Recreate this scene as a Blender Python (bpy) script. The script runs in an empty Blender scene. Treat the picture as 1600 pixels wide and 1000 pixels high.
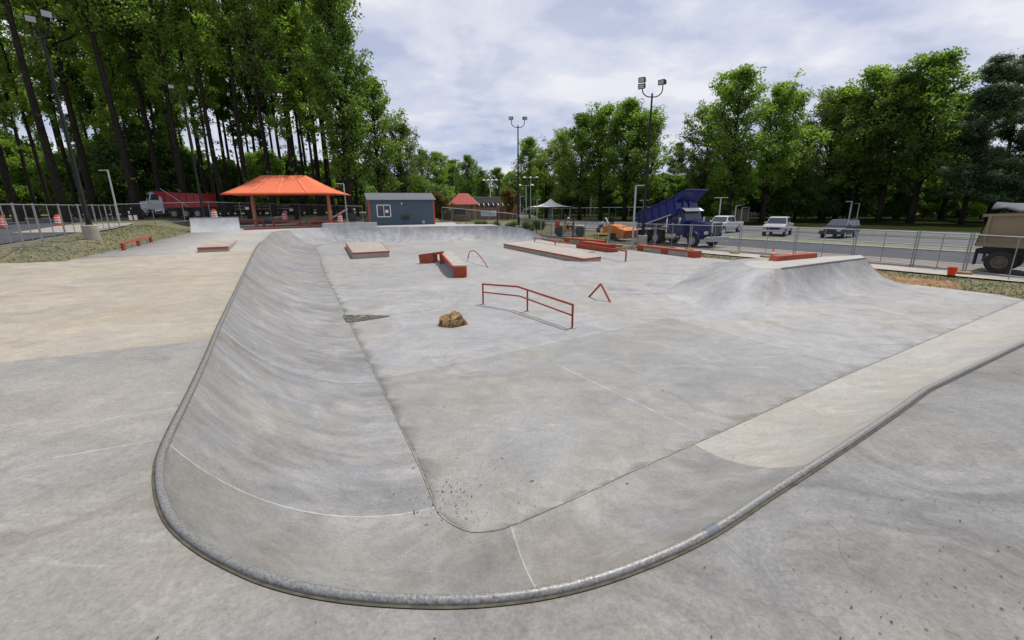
import bpy, bmesh, math, random
import numpy as np
from mathutils import Vector, Matrix
random.seed(7); rng = np.random.default_rng(7)
R = math.radians
S = bpy.context.scene
C = S.collection
# ------------------------------------------------------------------ camera
FPX, PITCH, ROLL, CZ = 680.0, R(14.75), R(0.5), 3.3
cd = bpy.data.cameras.new("camera"); cam = bpy.data.objects.new("camera", cd); C.objects.link(cam)
cd.sensor_width = 36; cd.lens = 36*FPX/1600; cd.clip_start = .05; cd.clip_end = 3000
cam.location = (0, 0, CZ)
cam.rotation_euler = (Matrix.Rotation(math.pi/2-PITCH, 4, 'X') @ Matrix.Rotation(-ROLL, 4, 'Z')).to_euler()
S.camera = cam
# ------------------------------------------------------------------ light
S.view_settings.view_transform = 'Standard'; S.view_settings.look = 'None'
S.view_settings.exposure = 0; S.view_settings.gamma = 1
SUN_EL, SUN_AZ = R(66), R(48)            # azimuth measured from +Y towards +X
sd = bpy.data.lights.new("sun", 'SUN'); so = bpy.data.objects.new("sun", sd); C.objects.link(so)
sd.energy = 4.1; sd.angle = R(.9); sd.color = (1, .955, .88)
sv = Vector((math.sin(SUN_AZ)*math.cos(SUN_EL), math.cos(SUN_AZ)*math.cos(SUN_EL), math.sin(SUN_EL)))
so.rotation_euler = sv.to_track_quat('Z', 'Y').to_euler()
W = bpy.data.worlds.new("World"); S.world = W; W.use_nodes = True
wn, wl = W.node_tree.nodes, W.node_tree.links
bg = wn['Background']; bg.inputs[1].default_value = .1
sky = wn.new('ShaderNodeTexSky'); sky.sky_type = 'NISHITA'; sky.sun_disc = False
sky.sun_elevation = SUN_EL; sky.sun_rotation = SUN_AZ; sky.dust_density = 2.0
tc = wn.new('ShaderNodeTexCoord'); sep = wn.new('ShaderNodeSeparateXYZ'); wl.new(tc.outputs['Generated'], sep.inputs[0])
def wm(op, a, b=None, c=None):
    n = wn.new('ShaderNodeMath'); n.operation = op
    for i, v in enumerate((a, b, c)):
        if v is None: continue
        if isinstance(v, (int, float)): n.inputs[i].default_value = v
        else: wl.new(v, n.inputs[i])
    return n.outputs[0]
zz = wm('ADD', wm('MAXIMUM', sep.outputs[2], 0.0), 0.22)
cmb = wn.new('ShaderNodeCombineXYZ')
wl.new(wm('DIVIDE', sep.outputs[0], zz), cmb.inputs[0]); wl.new(wm('DIVIDE', sep.outputs[1], zz), cmb.inputs[1])
def wnoise(scale, detail, rough, dist, off=0.0):
    mp = wn.new('ShaderNodeMapping'); mp.inputs['Location'].default_value = (off, off*.7, off*.3); wl.new(cmb.outputs[0], mp.inputs[0])
    n = wn.new('ShaderNodeTexNoise'); n.inputs['Scale'].default_value = scale; n.inputs['Detail'].default_value = detail
    n.inputs['Roughness'].default_value = rough; n.inputs['Distortion'].default_value = dist
    wl.new(mp.outputs[0], n.inputs['Vector']); return n.outputs[0]
def wramp(fac, stops):
    r = wn.new('ShaderNodeValToRGB'); e = r.color_ramp.elements
    while len(e) < len(stops): e.new(.5)
    for el, (p, c) in zip(e, stops): el.position = p; el.color = (*c, 1)
    wl.new(fac, r.inputs[0]); return r.outputs[0]
def wmix(f, a, b):
    m = wn.new('ShaderNodeMixRGB')
    for i, v in enumerate((f, a, b)):
        if isinstance(v, (int, float)): m.inputs[i].default_value = v
        elif isinstance(v, tuple): m.inputs[i].default_value = (*v, 1)
        else: wl.new(v, m.inputs[i])
    return m.outputs[0]
big = wnoise(.8, 6, .5, .1, 3.1); mid = wnoise(2.3, 9, .55, .12, 9.7)
c1 = wramp(big, [(.36, (3.9, 4.8, 7.0)), (.46, (5.5, 6.1, 8.0)), (.54, (6.9, 7.1, 8.4)), (.64, (8.8, 8.8, 9.3))])
c2 = wramp(mid, [(.38, (3.4, 4.2, 6.4)), (.46, (5.9, 6.4, 8.1)), (.53, (7.2, 7.4, 8.6)), (.60, (9.6, 9.5, 9.9))])
clouds = wmix(.5, c1, c2)
wl.new(wmix(.9, sky.outputs[0], clouds), bg.inputs[0])
# ------------------------------------------------------------------ pixel <-> ground helpers (photo is 1600 x 1000)
def ray(u, v):
    x = (u-800)/FPX; y = -(v-500)/FPX; c, s = math.cos(ROLL), math.sin(ROLL)
    x, y = x*c+y*s, -x*s+y*c
    return (x, math.cos(PITCH)+y*math.sin(PITCH), -math.sin(PITCH)+y*math.cos(PITCH))
def P(u, v, z=0.0):
    d = ray(u, v); t = (z-CZ)/d[2]; return Vector((d[0]*t, d[1]*t, z))
def D(u, v, Y):
    d = ray(u, v); t = Y/d[1]; return Vector((d[0]*t, Y, CZ+d[2]*t))
# ------------------------------------------------------------------ scene graph helpers
def tag(o, label=None, cat=None, group=None, kind=None):
    if label: o['label'] = label
    if cat: o['category'] = cat
    if group: o['group'] = group
    if kind: o['kind'] = kind
    return o
def thing(name, label, cat, loc=(0, 0, 0), rz=0, group=None):
    o = bpy.data.objects.new(name, None); C.objects.link(o); o.location = loc; o.rotation_euler = (0, 0, rz)
    o.empty_display_size = .2
    return tag(o, label, cat, group)
def copy_tree(o, parent=None, **kw):
    c = o.copy(); C.objects.link(c); c.parent = parent
    for ch in list(o.children): copy_tree(ch, c)
    for k, v in kw.items():
        if k in ('location',): c.location = v
        elif k == 'rz': c.rotation_euler = (0, 0, v)
        elif k == 'scale': c.scale = v
        else: c[k] = v
    return c
class MB:
    def __init__(s): s.v = []; s.f = []
    def add(s, vs, fs, M=None):
        b = len(s.v)
        s.v += [tuple(M @ Vector(p)) if M is not None else tuple(p) for p in vs]
        s.f += [tuple(b+i for i in f) for f in fs]; return s
    def box(s, c, d, rot=None):
        x, y, z = d[0]/2, d[1]/2, d[2]/2
        vs = [(a*x, b*y, e*z) for a in (-1, 1) for b in (-1, 1) for e in (-1, 1)]
        M = Matrix.Translation(c)
        if rot is not None: M = M @ (rot if isinstance(rot, Matrix) else Matrix.Rotation(rot, 4, 'Z'))
        return s.add(vs, [(0, 1, 3, 2), (4, 6, 7, 5), (0, 4, 5, 1), (2, 3, 7, 6), (0, 2, 6, 4), (1, 5, 7, 3)], M)
    def bar(s, a, b, w, h=None, up=(0, 0, 1)):
        a, b = Vector(a), Vector(b); h = w if h is None else h
        x = (b-a).normalized(); u = Vector(up)
        if abs(x.dot(u)) > .98: u = Vector((0, 1, 0))
        y = u.cross(x).normalized(); z = x.cross(y)
        M = Matrix((x, y, z)).transposed().to_4x4(); M.translation = (a+b)/2
        return s.box((0, 0, 0), ((b-a).length, w, h), None) if False else s._mbox(((b-a).length, w, h), M)
    def _mbox(s, d, M):
        x, y, z = d[0]/2, d[1]/2, d[2]/2
        vs = [(a*x, b*y, e*z) for a in (-1, 1) for b in (-1, 1) for e in (-1, 1)]
        return s.add(vs, [(0, 1, 3, 2), (4, 6, 7, 5), (0, 4, 5, 1), (2, 3, 7, 6), (0, 2, 6, 4), (1, 5, 7, 3)], M)
    def tube(s, pts, r, n=8, cap=True):
        pts = [Vector(p) for p in pts]; rs = r if isinstance(r, (list, tuple)) else [r]*len(pts)
        b = len(s.v); m = len(pts); ref = None
        for i, p in enumerate(pts):
            t = (pts[min(i+1, m-1)]-pts[max(i-1, 0)]).normalized()
            if ref is None: ref = Vector((0, 0, 1)) if abs(t.z) < .9 else Vector((1, 0, 0))
            a = (ref - t*ref.dot(t)); a = a.normalized() if a.length > 1e-4 else t.orthogonal().normalized()
            ref = a; c = t.cross(a)
            for k in range(n):
                q = 2*math.pi*k/n; s.v.append(tuple(p+(a*math.cos(q)+c*math.sin(q))*rs[i]))
        for i in range(m-1):
            for k in range(n):
                k2 = (k+1) % n; s.f.append((b+i*n+k, b+i*n+k2, b+(i+1)*n+k2, b+(i+1)*n+k))
        if cap: s.f.append(tuple(b+k for k in range(n))[::-1]); s.f.append(tuple(b+(m-1)*n+k for k in range(n)))
        return s
    def lathe(s, prof, n=20, M=None):
        vs = []; fs = []
        for r, z in prof:
            for k in range(n): q = 2*math.pi*k/n; vs.append((r*math.cos(q), r*math.sin(q), z))
        for i in range(len(prof)-1):
            for k in range(n): k2 = (k+1) % n; fs.append((i*n+k, i*n+k2, (i+1)*n+k2, (i+1)*n+k))
        fs.append(tuple(range(n))[::-1]); fs.append(tuple((len(prof)-1)*n+k for k in range(n)))
        return s.add(vs, fs, M)
    def prism(s, poly, y0, y1, M=None):      # poly in (x,z), extruded along y
        n = len(poly); vs = [(x, y0, z) for x, z in poly]+[(x, y1, z) for x, z in poly]
        fs = [tuple(range(n)), tuple(range(n, 2*n))[::-1]]+[(i, i+n, (i+1) % n+n, (i+1) % n) for i in range(n)]
        return s.add(vs, fs, M)
    def slab(s, top, th):                    # top: list of 3D pts ccw; extruded down
        n = len(top); vs = [tuple(p) for p in top]+[(p[0], p[1], p[2]-th) for p in top]
        fs = [tuple(range(n)), tuple(range(n, 2*n))[::-1]]+[(i, i+n, (i+1) % n+n, (i+1) % n) for i in range(n)]
        return s.add(vs, fs)
    def build(s, name, mat, parent=None, smooth=False, bevel=0, loc=None, fix=True):
        me = bpy.data.meshes.new(name); me.from_pydata(s.v, [], s.f)
        if fix:
            bm = bmesh.new(); bm.from_mesh(me); bmesh.ops.recalc_face_normals(bm, faces=bm.faces); bm.to_mesh(me); bm.free()
        me.materials.append(mat)
        if smooth:
            me.polygons.foreach_set('use_smooth', [True]*len(me.polygons))
            try: me.set_sharp_from_angle(angle=R(40))
            except Exception: pass
        o = bpy.data.objects.new(name, me); C.objects.link(o)
        if parent: o.parent = parent
        if loc is not None: o.location = loc
        if bevel:
            b = o.modifiers.new('bevel', 'BEVEL'); b.width = bevel; b.segments = 2; b.limit_method = 'ANGLE'
        return o
# ------------------------------------------------------------------ materials
class N:
    def __init__(s, name):
        s.m = bpy.data.materials.new(name); s.m.use_nodes = True; s.t = s.m.node_tree; s.n = s.t.nodes; s.l = s.t.links
        s.b = s.n['Principled BSDF']; s.b.inputs['Specular IOR Level'].default_value = .3
        s.co = s.n.new('ShaderNodeTexCoord')
    def lk(s, v, i):
        if isinstance(v, (int, float)): i.default_value = v
        elif isinstance(v, tuple): i.default_value = (*v, 1) if len(v) == 3 and i.type == 'RGBA' else v
        else: s.l.new(v, i)
    def math(s, op, *a):
        n = s.n.new('ShaderNodeMath'); n.operation = op
        for i, v in enumerate(a): s.lk(v, n.inputs[i])
        return n.outputs[0]
    def map(s, src='Object', sc=(1, 1, 1), rot=(0, 0, 0), loc=(0, 0, 0)):
        m = s.n.new('ShaderNodeMapping'); s.l.new(s.co.outputs[src], m.inputs[0])
        m.inputs['Scale'].default_value = sc; m.inputs['Rotation'].default_value = rot; m.inputs['Location'].default_value = loc
        return m.outputs[0]
    def noise(s, scale, detail=5, rough=.55, dist=0, vec=None, src='Object'):
        n = s.n.new('ShaderNodeTexNoise'); s.l.new(vec if vec is not None else s.co.outputs[src], n.inputs['Vector'])
        n.inputs['Scale'].default_value = scale; n.inputs['Detail'].default_value = detail
        n.inputs['Roughness'].default_value = rough; n.inputs['Distortion'].default_value = dist; return n.outputs[0]
    def ramp(s, fac, stops):
        r = s.n.new('ShaderNodeValToRGB'); e = r.color_ramp.elements
        while len(e) < len(stops): e.new(.5)
        for el, (p, c) in zip(e, stops): el.position = p; el.color = (*c, 1) if isinstance(c, tuple) else (c, c, c, 1)
        s.l.new(fac, r.inputs[0]); return r.outputs[0]
    def mix(s, f, a, b, mode='MIX'):
        m = s.n.new('ShaderNodeMixRGB'); m.blend_type = mode
        for i, v in enumerate((f, a, b)): s.lk(v, m.inputs[i])
        return m.outputs[0]
    def half(s, p, q, soft=.02):   # 1 on the left side of the line p->q, in world xy
        sx = s.n.new('ShaderNodeSeparateXYZ'); s.l.new(s.co.outputs['Object'], sx.inputs[0])
        dx, dy = q[0]-p[0], q[1]-p[1]; L = math.hypot(dx, dy); nx, ny = -dy/L, dx/L
        v = s.math('ADD', s.math('MULTIPLY', sx.outputs[0], nx), s.math('MULTIPLY', sx.outputs[1], ny))
        v = s.math('ADD', v, -(p[0]*nx+p[1]*ny))
        return v, s.math('MULTIPLY_ADD', v, 1/soft, .5)
    def clamp(s, v): return s.math('MINIMUM', s.math('MAXIMUM', v, 0.0), 1.0)
    def joint(s, p, q, w=.012):
        v, _ = s.half(p, q); dx, dy = q[0]-p[0], q[1]-p[1]; L = math.hypot(dx, dy)
        a = s.math('LESS_THAN', s.math('ABSOLUTE', v), w)
        # along-line limit
        sx = s.n.new('ShaderNodeSeparateXYZ'); s.l.new(s.co.outputs['Object'], sx.inputs[0])
        t = s.math('ADD', s.math('MULTIPLY', sx.outputs[0], dx/L), s.math('MULTIPLY', sx.outputs[1], dy/L))
        t = s.math('ADD', t, -(p[0]*dx/L+p[1]*dy/L))
        return s.math('MULTIPLY', a, s.math('MULTIPLY', s.math('GREATER_THAN', t, 0.0), s.math('LESS_THAN', t, L)))
    def bump(s, h, st=.3, d=.01):
        b = s.n.new('ShaderNodeBump'); b.inputs['Strength'].default_value = st; b.inputs['Distance'].default_value = d
        s.l.new(h, b.inputs['Height']); s.l.new(b.outputs[0], s.b.inputs['Normal'])
    def out(s, col, rough=.7, metal=0, spec=None):
        s.lk(col, s.b.inputs['Base Color']); s.lk(rough, s.b.inputs['Roughness']); s.b.inputs['Metallic'].default_value = metal
        if spec is not None: s.b.inputs['Specular IOR Level'].default_value = spec
        return s.m
def flat(name, col, rough=.5, metal=0, var=.18, sc=3.0, bump=0):
    m = N(name); n = m.noise(sc, 6, .6); n2 = m.noise(sc*9, 3, .6)
    c = m.mix(m.ramp(n, [(.3, 0.0), (.7, 1.0)]), tuple(x*(1-var) for x in col), tuple(min(1, x*(1+var)) for x in col))
    c = m.mix(m.ramp(n2, [(.42, 0.0), (.75, .25)]), c, tuple(x*.6 for x in col))
    if bump: m.bump(n2, bump, .01)
    return m.out(c, rough, metal)
def gloss(name, col, rough=.25, metal=0):
    m = N(name); n = m.noise(2.5, 5); c = m.mix(m.ramp(n, [(.35, 0.0), (.8, .35)]), col, tuple(x*.55+.02 for x in col))
    return m.out(c, rough, metal, .5)
def concrete(name, base, panels=(), joints=(), streak=None, tint=(1.05, 1.0, .92), arcs=True, uvj=(), amp=1.0, specks=True):
    """base: linear grey; panels: (list of half planes, colour); streak: use UV streaks"""
    m = N(name)
    n1 = m.noise(.22, 5, .6, .6); n2 = m.noise(1.1, 7, .62, 1.6); n3 = m.noise(14, 5, .65); n4 = m.noise(120, 3, .7)
    col = base
    for planes, pc in panels:
        f = None
        for (p, q) in planes:
            vv, _ = m.half(p, q, .05); k = m.clamp(m.math('MULTIPLY_ADD', m.math('ADD', vv, m.math('MULTIPLY_ADD', m.noise(1.3, 5, .7), .22, -.11)), 12.0, .5)); f = k if f is None else m.math('MULTIPLY', f, k)
        col = m.mix(f, col, pc)
    g1 = m.ramp(n1, [(.3, 1-.13*amp), (.5, 1.0), (.7, 1+.12*amp)])
    col = m.mix(1.0, col, g1, 'MULTIPLY')
    warm = m.ramp(m.noise(.35, 4, .6, 1.0, m.map(loc=(13, 7, 3))), [(.42, (1, 1, 1)), (.64, tint)])
    col = m.mix(1.0, col, warm, 'MULTIPLY')
    g2 = m.ramp(n2, [(.33, 1-.13*amp), (.5, 1.0), (.66, 1+.15*amp)])
    col = m.mix(1.0, col, g2, 'MULTIPLY')
    if arcs and arcs is not True:   # sweeping trowel marks: rings round the finisher's stations
        sx = m.n.new('ShaderNodeSeparateXYZ'); m.l.new(m.co.outputs['Object'], sx.inputs[0]); wob = m.noise(.9, 3, .6)
        for (ax_, ay_, rad, st_) in arcs:
            dx = m.math('ADD', sx.outputs[0], -ax_); dy = m.math('ADD', sx.outputs[1], -ay_)
            d_ = m.math('SQRT', m.math('ADD', m.math('MULTIPLY', dx, dx), m.math('MULTIPLY', dy, dy)))
            d2 = m.math('ADD', d_, m.math('MULTIPLY_ADD', wob, .5*rad, -.25*rad))
            cb = m.n.new('ShaderNodeCombineXYZ'); m.l.new(m.math('MULTIPLY', d2, 1/rad), cb.inputs[0])
            m.l.new(m.math('MULTIPLY', m.math('ARCTAN2', dy, dx), .05), cb.inputs[1])
            rn = m.noise(7, 5, .6, .1, cb.outputs[0]); f_ = m.math('MULTIPLY', m.ramp(m.math('MULTIPLY', d2, 1/rad), [(.15, 0.0), (.5, 1.0), (.8, .8), (1.0, 0.0)]), m.ramp(m.noise(.8/rad**.5, 3, .6, 0, m.map(loc=(ax_, 3, 1))), [(.36, .25), (.52, 1.0)]))
            col = m.mix(m.math('MULTIPLY', f_, st_), col, m.mix(1.0, col, m.ramp(rn, [(.37, .76), (.5, 1.0), (.63, 1.18)]), 'MULTIPLY'))
    if streak:
        mp = m.map('UV', (streak, .5, 1)); st = m.noise(1, 6, .6, .5, mp)
        mp2 = m.map('UV', (streak*3.1, .8, 1)); st2 = m.noise(1, 4, .6, .7, mp2)
        col = m.mix(1.0, col, m.ramp(st, [(.3, .80), (.5, 1.0), (.68, 1.17)]), 'MULTIPLY')
        col = m.mix(1.0, col, m.ramp(st2, [(.3, .90), (.5, 1.0), (.7, 1.12)]), 'MULTIPLY')
    col = m.mix(1.0, col, m.ramp(n3, [(.3, .92), (.7, 1.07)]), 'MULTIPLY')
    col = m.mix(1.0, col, m.ramp(n4, [(.3, .93), (.7, 1.06)]), 'MULTIPLY')
    cr_ = m.noise(1, 6, .65, 2.5, m.map(sc=(1.6, 2.6, 1), rot=(0, 0, .5), loc=(7, 2, 1)))
    col = m.mix(1.0, col, m.ramp(cr_, [(.3, .90), (.46, 1.0), (.56, 1.0), (.72, 1.13)]), 'MULTIPLY')
    scr = m.noise(1, 3, .7, 1.2, m.map(sc=(1.2, 7, 1), rot=(0, 0, .6)))
    col = m.mix(1.0, col, m.ramp(scr, [(.62, 1.0), (.72, 1.16)]), 'MULTIPLY')
    if specks:
        sp = m.noise(22, 2, .5, 0, m.map(loc=(3, 3, 3)))
        col = m.mix(m.ramp(sp, [(.745, 0.0), (.77, .6)]), col, (.2, .16, .11))
    fg = m.noise(38, 7, .8, .4); col = m.mix(1.0, col, m.ramp(fg, [(.36, .80), (.5, 1.0), (.64, 1.17)]), 'MULTIPLY')
    vk = m.n.new('ShaderNodeTexVoronoi'); vk.feature = 'DISTANCE_TO_EDGE'; vk.inputs['Scale'].default_value = .38
    wv_ = m.n.new('ShaderNodeVectorMath'); wv_.operation = 'ADD'; m.l.new(m.co.outputs['Object'], wv_.inputs[0]); nz_ = m.n.new('ShaderNodeTexNoise'); nz_.inputs['Scale'].default_value = 1.6; nz_.inputs['Detail'].default_value = 6; m.l.new(m.co.outputs['Object'], nz_.inputs['Vector']); m.l.new(nz_.outputs[1], wv_.inputs[1]); m.l.new(wv_.outputs[0], vk.inputs['Vector'])
    ck = m.math('MULTIPLY', m.math('LESS_THAN', vk.outputs[0], .0016), m.ramp(m.noise(.45, 3, .6, 0, m.map(loc=(2, 9, 4))), [(.55, 0.0), (.62, .5)])); col = m.mix(ck, col, (.10, .09, .075))
    pt_ = m.noise(1, 6, .6, 1.1, m.map(sc=(.55, 1.2, 1), rot=(0, 0, .35), loc=(21, 5, 2))); col = m.mix(1.0, col, m.ramp(pt_, [(.40, .93), (.43, 1.0), (.58, 1.0), (.61, 1.08)]), 'MULTIPLY')
    for p, q, jc, w in joints:
        col = m.mix(m.math('MULTIPLY', m.joint(p, q, w*.7), m.ramp(n2, [(.36, .12), (.6, .62)])), col, jc)
    for u0, w, jc in uvj:
        sx = m.n.new('ShaderNodeSeparateXYZ'); m.l.new(m.co.outputs['UV'], sx.inputs[0])
        k = m.math('LESS_THAN', m.math('ABSOLUTE', m.math('ADD', sx.outputs[0], -u0)), w*.62)
        col = m.mix(m.math('MULTIPLY', k, m.ramp(n2, [(.36, .2), (.6, .6)])), col, jc)
    m.bump(m.mix(.5, n3, n4), .25, .004)
    return m.out(col, m.ramp(n2, [(.3, .5), (.7, .68)]), 0, .3)
def leafmat(name, a, b, trans=.35):
    m = N(name); info = m.n.new('ShaderNodeObjectInfo')
    n = m.noise(.55, 3, .6); n2 = m.noise(3.0, 3, .6)
    f = m.clamp(m.math('ADD', m.math('MULTIPLY', n, .8), m.math('ADD', m.math('MULTIPLY', n2, .6), m.math('MULTIPLY_ADD', info.outputs['Random'], .5, -.45))))
    col = m.mix(m.ramp(f, [(.25, 0.0), (.75, 1.0)]), a, b)
    m.out(col, .55, 0, .35)
    tr = m.n.new('ShaderNodeBsdfTranslucent'); m.l.new(m.mix(1.0, col, (1.6, 1.75, .7), 'MULTIPLY'), tr.inputs[0])
    mx = m.n.new('ShaderNodeMixShader'); mx.inputs[0].default_value = trans
    m.l.new(m.b.outputs[0], mx.inputs[1]); m.l.new(tr.outputs[0], mx.inputs[2])
    m.l.new(mx.outputs[0], m.n['Material Output'].inputs[0]); return m.m
def chainmat(name, col, k=14.0, w=.13):
    m = N(name); sx = m.n.new('ShaderNodeSeparateXYZ'); m.l.new(m.co.outputs['Object'], sx.inputs[0])
    def wire(sg):
        q = m.math('MULTIPLY', m.math('ADD', sx.outputs[0], m.math('MULTIPLY', sx.outputs[2], sg)), k)
        return m.math('LESS_THAN', m.math('FRACT', q), w)
    f = m.math('MAXIMUM', wire(1.0), wire(-1.0)); m.out(col, .4, .6)
    tr = m.n.new('ShaderNodeBsdfTransparent'); mx = m.n.new('ShaderNodeMixShader')
    m.l.new(f, mx.inputs[0]); m.l.new(tr.outputs[0], mx.inputs[1]); m.l.new(m.b.outputs[0], mx.inputs[2])
    m.l.new(mx.outputs[0], m.n['Material Output'].inputs[0]); return m.m

def worn(name, col):
    m = N(name); n = m.noise(1.2, 6, .7, .6, m.map(sc=(1, 9, 9))); n2 = m.noise(3, 5, .6); n3 = m.noise(30, 4, .7)
    c = m.mix(m.ramp(n2, [(.35, 0.0), (.7, 1.0)]), col, tuple(x*.72 for x in col)); c = m.mix(m.ramp(n, [(.60, 0.0), (.72, .5)]), c, (.22, .13, .10)); c = m.mix(m.ramp(n3, [(.64, 0.0), (.70, .5)]), c, (.10, .05, .04))
    return m.out(c, m.ramp(n2, [(.3, .35), (.7, .6)]))
RED = worn('red_painted_steel', (.36, .062, .026))
REDTOP = worn('orange_red_steel_edge', (.40, .08, .04))
GALV = flat('galvanised_steel', (.30, .315, .32), .45, .5, .12, 8)
GREYP = flat('grey_painted_pole', (.42, .45, .45), .5, 0, .06, 2)
BLACK = flat('black_painted_metal', (.008, .008, .009), .6, 0, .1, 3)
DARK = flat('dark_metal', (.03, .03, .032), .6, 0, .2, 3)
RUBBER = flat('tyre_rubber', (.022, .021, .02), .85, 0, .2, 6)
CHROME = gloss('chrome', (.75, .76, .78), .18, .95)
SILVERW = flat('wheel_steel', (.5, .51, .52), .35, .5, .1, 5)
GLASS = gloss('dark_glass', (.05, .06, .07), .05, 0)
WHITE = flat('white_paint', (.78, .78, .76), .45, 0, .05, 2)
LENS = flat('lamp_lens', (.42, .41, .39), .3, 0, .08, 9)
CONC = flat('cast_concrete', (.36, .33, .28), .85, 0, .15, 2.5, .3)
# ------------------------------------------------------------------ park geometry
DZ = 1.35
J_D = (.13, .12, .10); J_L = (.58, .56, .50); J_W = (.40, .36, .26)
def crom(pts, per=8, lin=0):
    pts = [Vector(p) for p in pts]; out = []
    for i in range(len(pts)-1):
        if i < lin:
            out += [pts[i].lerp(pts[i+1], k/per) for k in range(per)]; continue
        p0 = pts[max(i-1, lin)]; p1 = pts[i]; p2 = pts[i+1]; p3 = pts[min(i+2, len(pts)-1)]
        for k in range(per):
            t = k/per; out.append(.5*((2*p1)+(-p0+p2)*t+(2*p0-5*p1+4*p2-p3)*t*t+(-p0+3*p1-3*p2+p3)*t**3))
    out.append(pts[-1]); return out
# matched rows: (coping xy, lip height, floor xy)
def xy(p): return (p[0], p[1])
rows = [
 ((21.0, 13.25), 1.35, (20.3, 16.2)), ((15.0, 10.05), 1.35, (14.0, 12.45)), ((7.3, 5.9), 1.35, (6.6, 8.02)), ((4.41, 4.3), 1.35, (3.55, 6.12)),
 ((3.55, 3.73), 1.35, (2.75, 5.62)), ((2.55, 3.09), 1.35, (1.65, 4.95)), ((1.75, 2.59), 1.35, (.95, 4.5)), ((1.21, 2.25), 1.35, (.5, 4.22)), ((.79, 2.04), 1.35, (.18, 4.03)),
 ((.4, 1.89), 1.35, (-.02, 3.92)), ((.05, 1.81), 1.35, (-.15, 3.86)), ((-.34, 1.78), 1.35, (-.29, 3.83)), ((-.81, 1.81), 1.35, (-.44, 3.83)), ((-1.21, 1.89), 1.35, (-.55, 3.87)),
 ((-1.56, 2.02), 1.35, (-.63, 3.92)), ((-1.95, 2.22), 1.35, (-.71, 3.98)), ((-2.3, 2.48), 1.35, (-.78, 4.05)), ((-2.69, 2.91), 1.35, (-.84, 4.12)), ((-2.99, 3.38), 1.35, (-.9, 4.24)),
 ((-3.55, 4.47), 1.35, (-1.3, 5.15)), ((-4.25, 5.8), 1.35, (-1.95, 6.5)), ((-4.98, 7.15), 1.35, (-2.65, 7.95)), ((-7.0, 11.0), 1.35, (-4.65, 12.05)), ((-9.6, 15.95), 1.35, (-7.2, 17.3)),
 ((-12.3, 21.1), 1.35, (-9.9, 22.8)), ((-14.2, 24.9), 1.35, (-11.8, 26.9)), ((-16.2, 29.1), 1.35, (-13.4, 30.5)), ((-18.4, 33.8), 1.35, (-15.4, 34.6)), ((-19.9, 37.2), 1.35, (-16.9, 37.8)), ((-20.0, 40.0), 1.35, (-17.0, 39.6)),
 ((-18.7, 42.0), 1.35, (-16.5, 40.8)), ((-17.0, 43.0), 1.35, (-15.5, 41.1)), ((-14.0, 43.5), 1.35, (-13.5, 41.4)), ((-9.0, 44.2), 1.35, (-8.8, 42.1)), ((-4.0, 44.6), 1.35, (-4.2, 42.5)),
 ((-1.2, 44.0), 1.35, (-1.7, 41.9)), ((.9, 42.3), 1.22, (-.2, 40.6)), ((2.2, 40.3), .85, (1.0, 39.2)), ((3.0, 38.4), .4, (2.2, 37.8)), ((3.6, 36.8), .03, (3.3, 36.7))]
cop = crom([(r[0][0], r[0][1], r[1]) for r in rows], 6, 3)
flo = crom([(r[2][0], r[2][1], 0) for r in rows], 6, 3)
NS = 14
def strip(i0, i1, name, mat, label, uoff=0.0):
    vs = []; fs = []; uv = []; acc = 0
    for i in range(i0, i1+1):
        if i > i0: acc += ((cop[i]-cop[i-1]).length+(flo[i]-flo[i-1]).length)/2
        c, f = cop[i], flo[i]; h = c.z; run = math.hypot(c.x-f.x, c.y-f.y)
        Rr = (h*h+run*run)/(2*max(h, .02)); th = math.asin(min(1, run/Rr))
        for k in range(NS+1):
            a = th*k/NS; s = Rr*math.sin(a)/run; z = Rr*(1-math.cos(a))
            vs.append((f.x+(c.x-f.x)*s, f.y+(c.y-f.y)*s, z)); uv.append((acc, a*Rr))
    n = NS+1
    for i in range(i1-i0):
        for k in range(NS): fs.append((i*n+k, i*n+k+1, (i+1)*n+k+1, (i+1)*n+k))
    me = bpy.data.meshes.new(name); me.from_pydata(vs, [], fs)
    ul = me.uv_layers.new(name='UVMap'); li = np.zeros(len(me.loops), dtype=np.int32); me.loops.foreach_get('vertex_index', li)
    ul.data.foreach_set('uv', np.array(uv)[li].ravel())
    me.polygons.foreach_set('use_smooth', [True]*len(me.polygons)); me.materials.append(mat)
    bm = bmesh.new(); bm.from_mesh(me)
    bmesh.ops.recalc_face_normals(bm, faces=bm.faces)
    if sum(f.normal.z for f in bm.faces) < 0: bmesh.ops.reverse_faces(bm, faces=bm.faces)
    bm.to_mesh(me); bm.free()
    o = bpy.data.objects.new(name, me); C.objects.link(o); tag(o, label, 'concrete wall', None, 'structure')
    return o, acc
P6 = 6
# split where the photograph shows a pour joint
def arcl(i0, i1): return sum(((cop[i]-cop[i-1]).length+(flo[i]-flo[i-1]).length)/2 for i in range(i0+1, i1+1))
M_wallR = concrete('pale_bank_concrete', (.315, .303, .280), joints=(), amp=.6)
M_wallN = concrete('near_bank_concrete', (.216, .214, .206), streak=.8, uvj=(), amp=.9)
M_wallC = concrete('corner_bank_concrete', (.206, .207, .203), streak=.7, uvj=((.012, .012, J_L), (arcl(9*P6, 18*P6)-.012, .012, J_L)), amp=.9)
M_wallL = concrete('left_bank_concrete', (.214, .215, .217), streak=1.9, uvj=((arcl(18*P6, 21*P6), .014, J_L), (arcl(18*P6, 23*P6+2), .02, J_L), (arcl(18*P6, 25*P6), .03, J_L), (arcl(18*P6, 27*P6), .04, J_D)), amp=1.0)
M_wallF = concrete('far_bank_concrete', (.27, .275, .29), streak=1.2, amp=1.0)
strip(0, 4*P6+1, 'bowl_bank', M_wallR, 'pale bank rising to the right coping')
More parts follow.
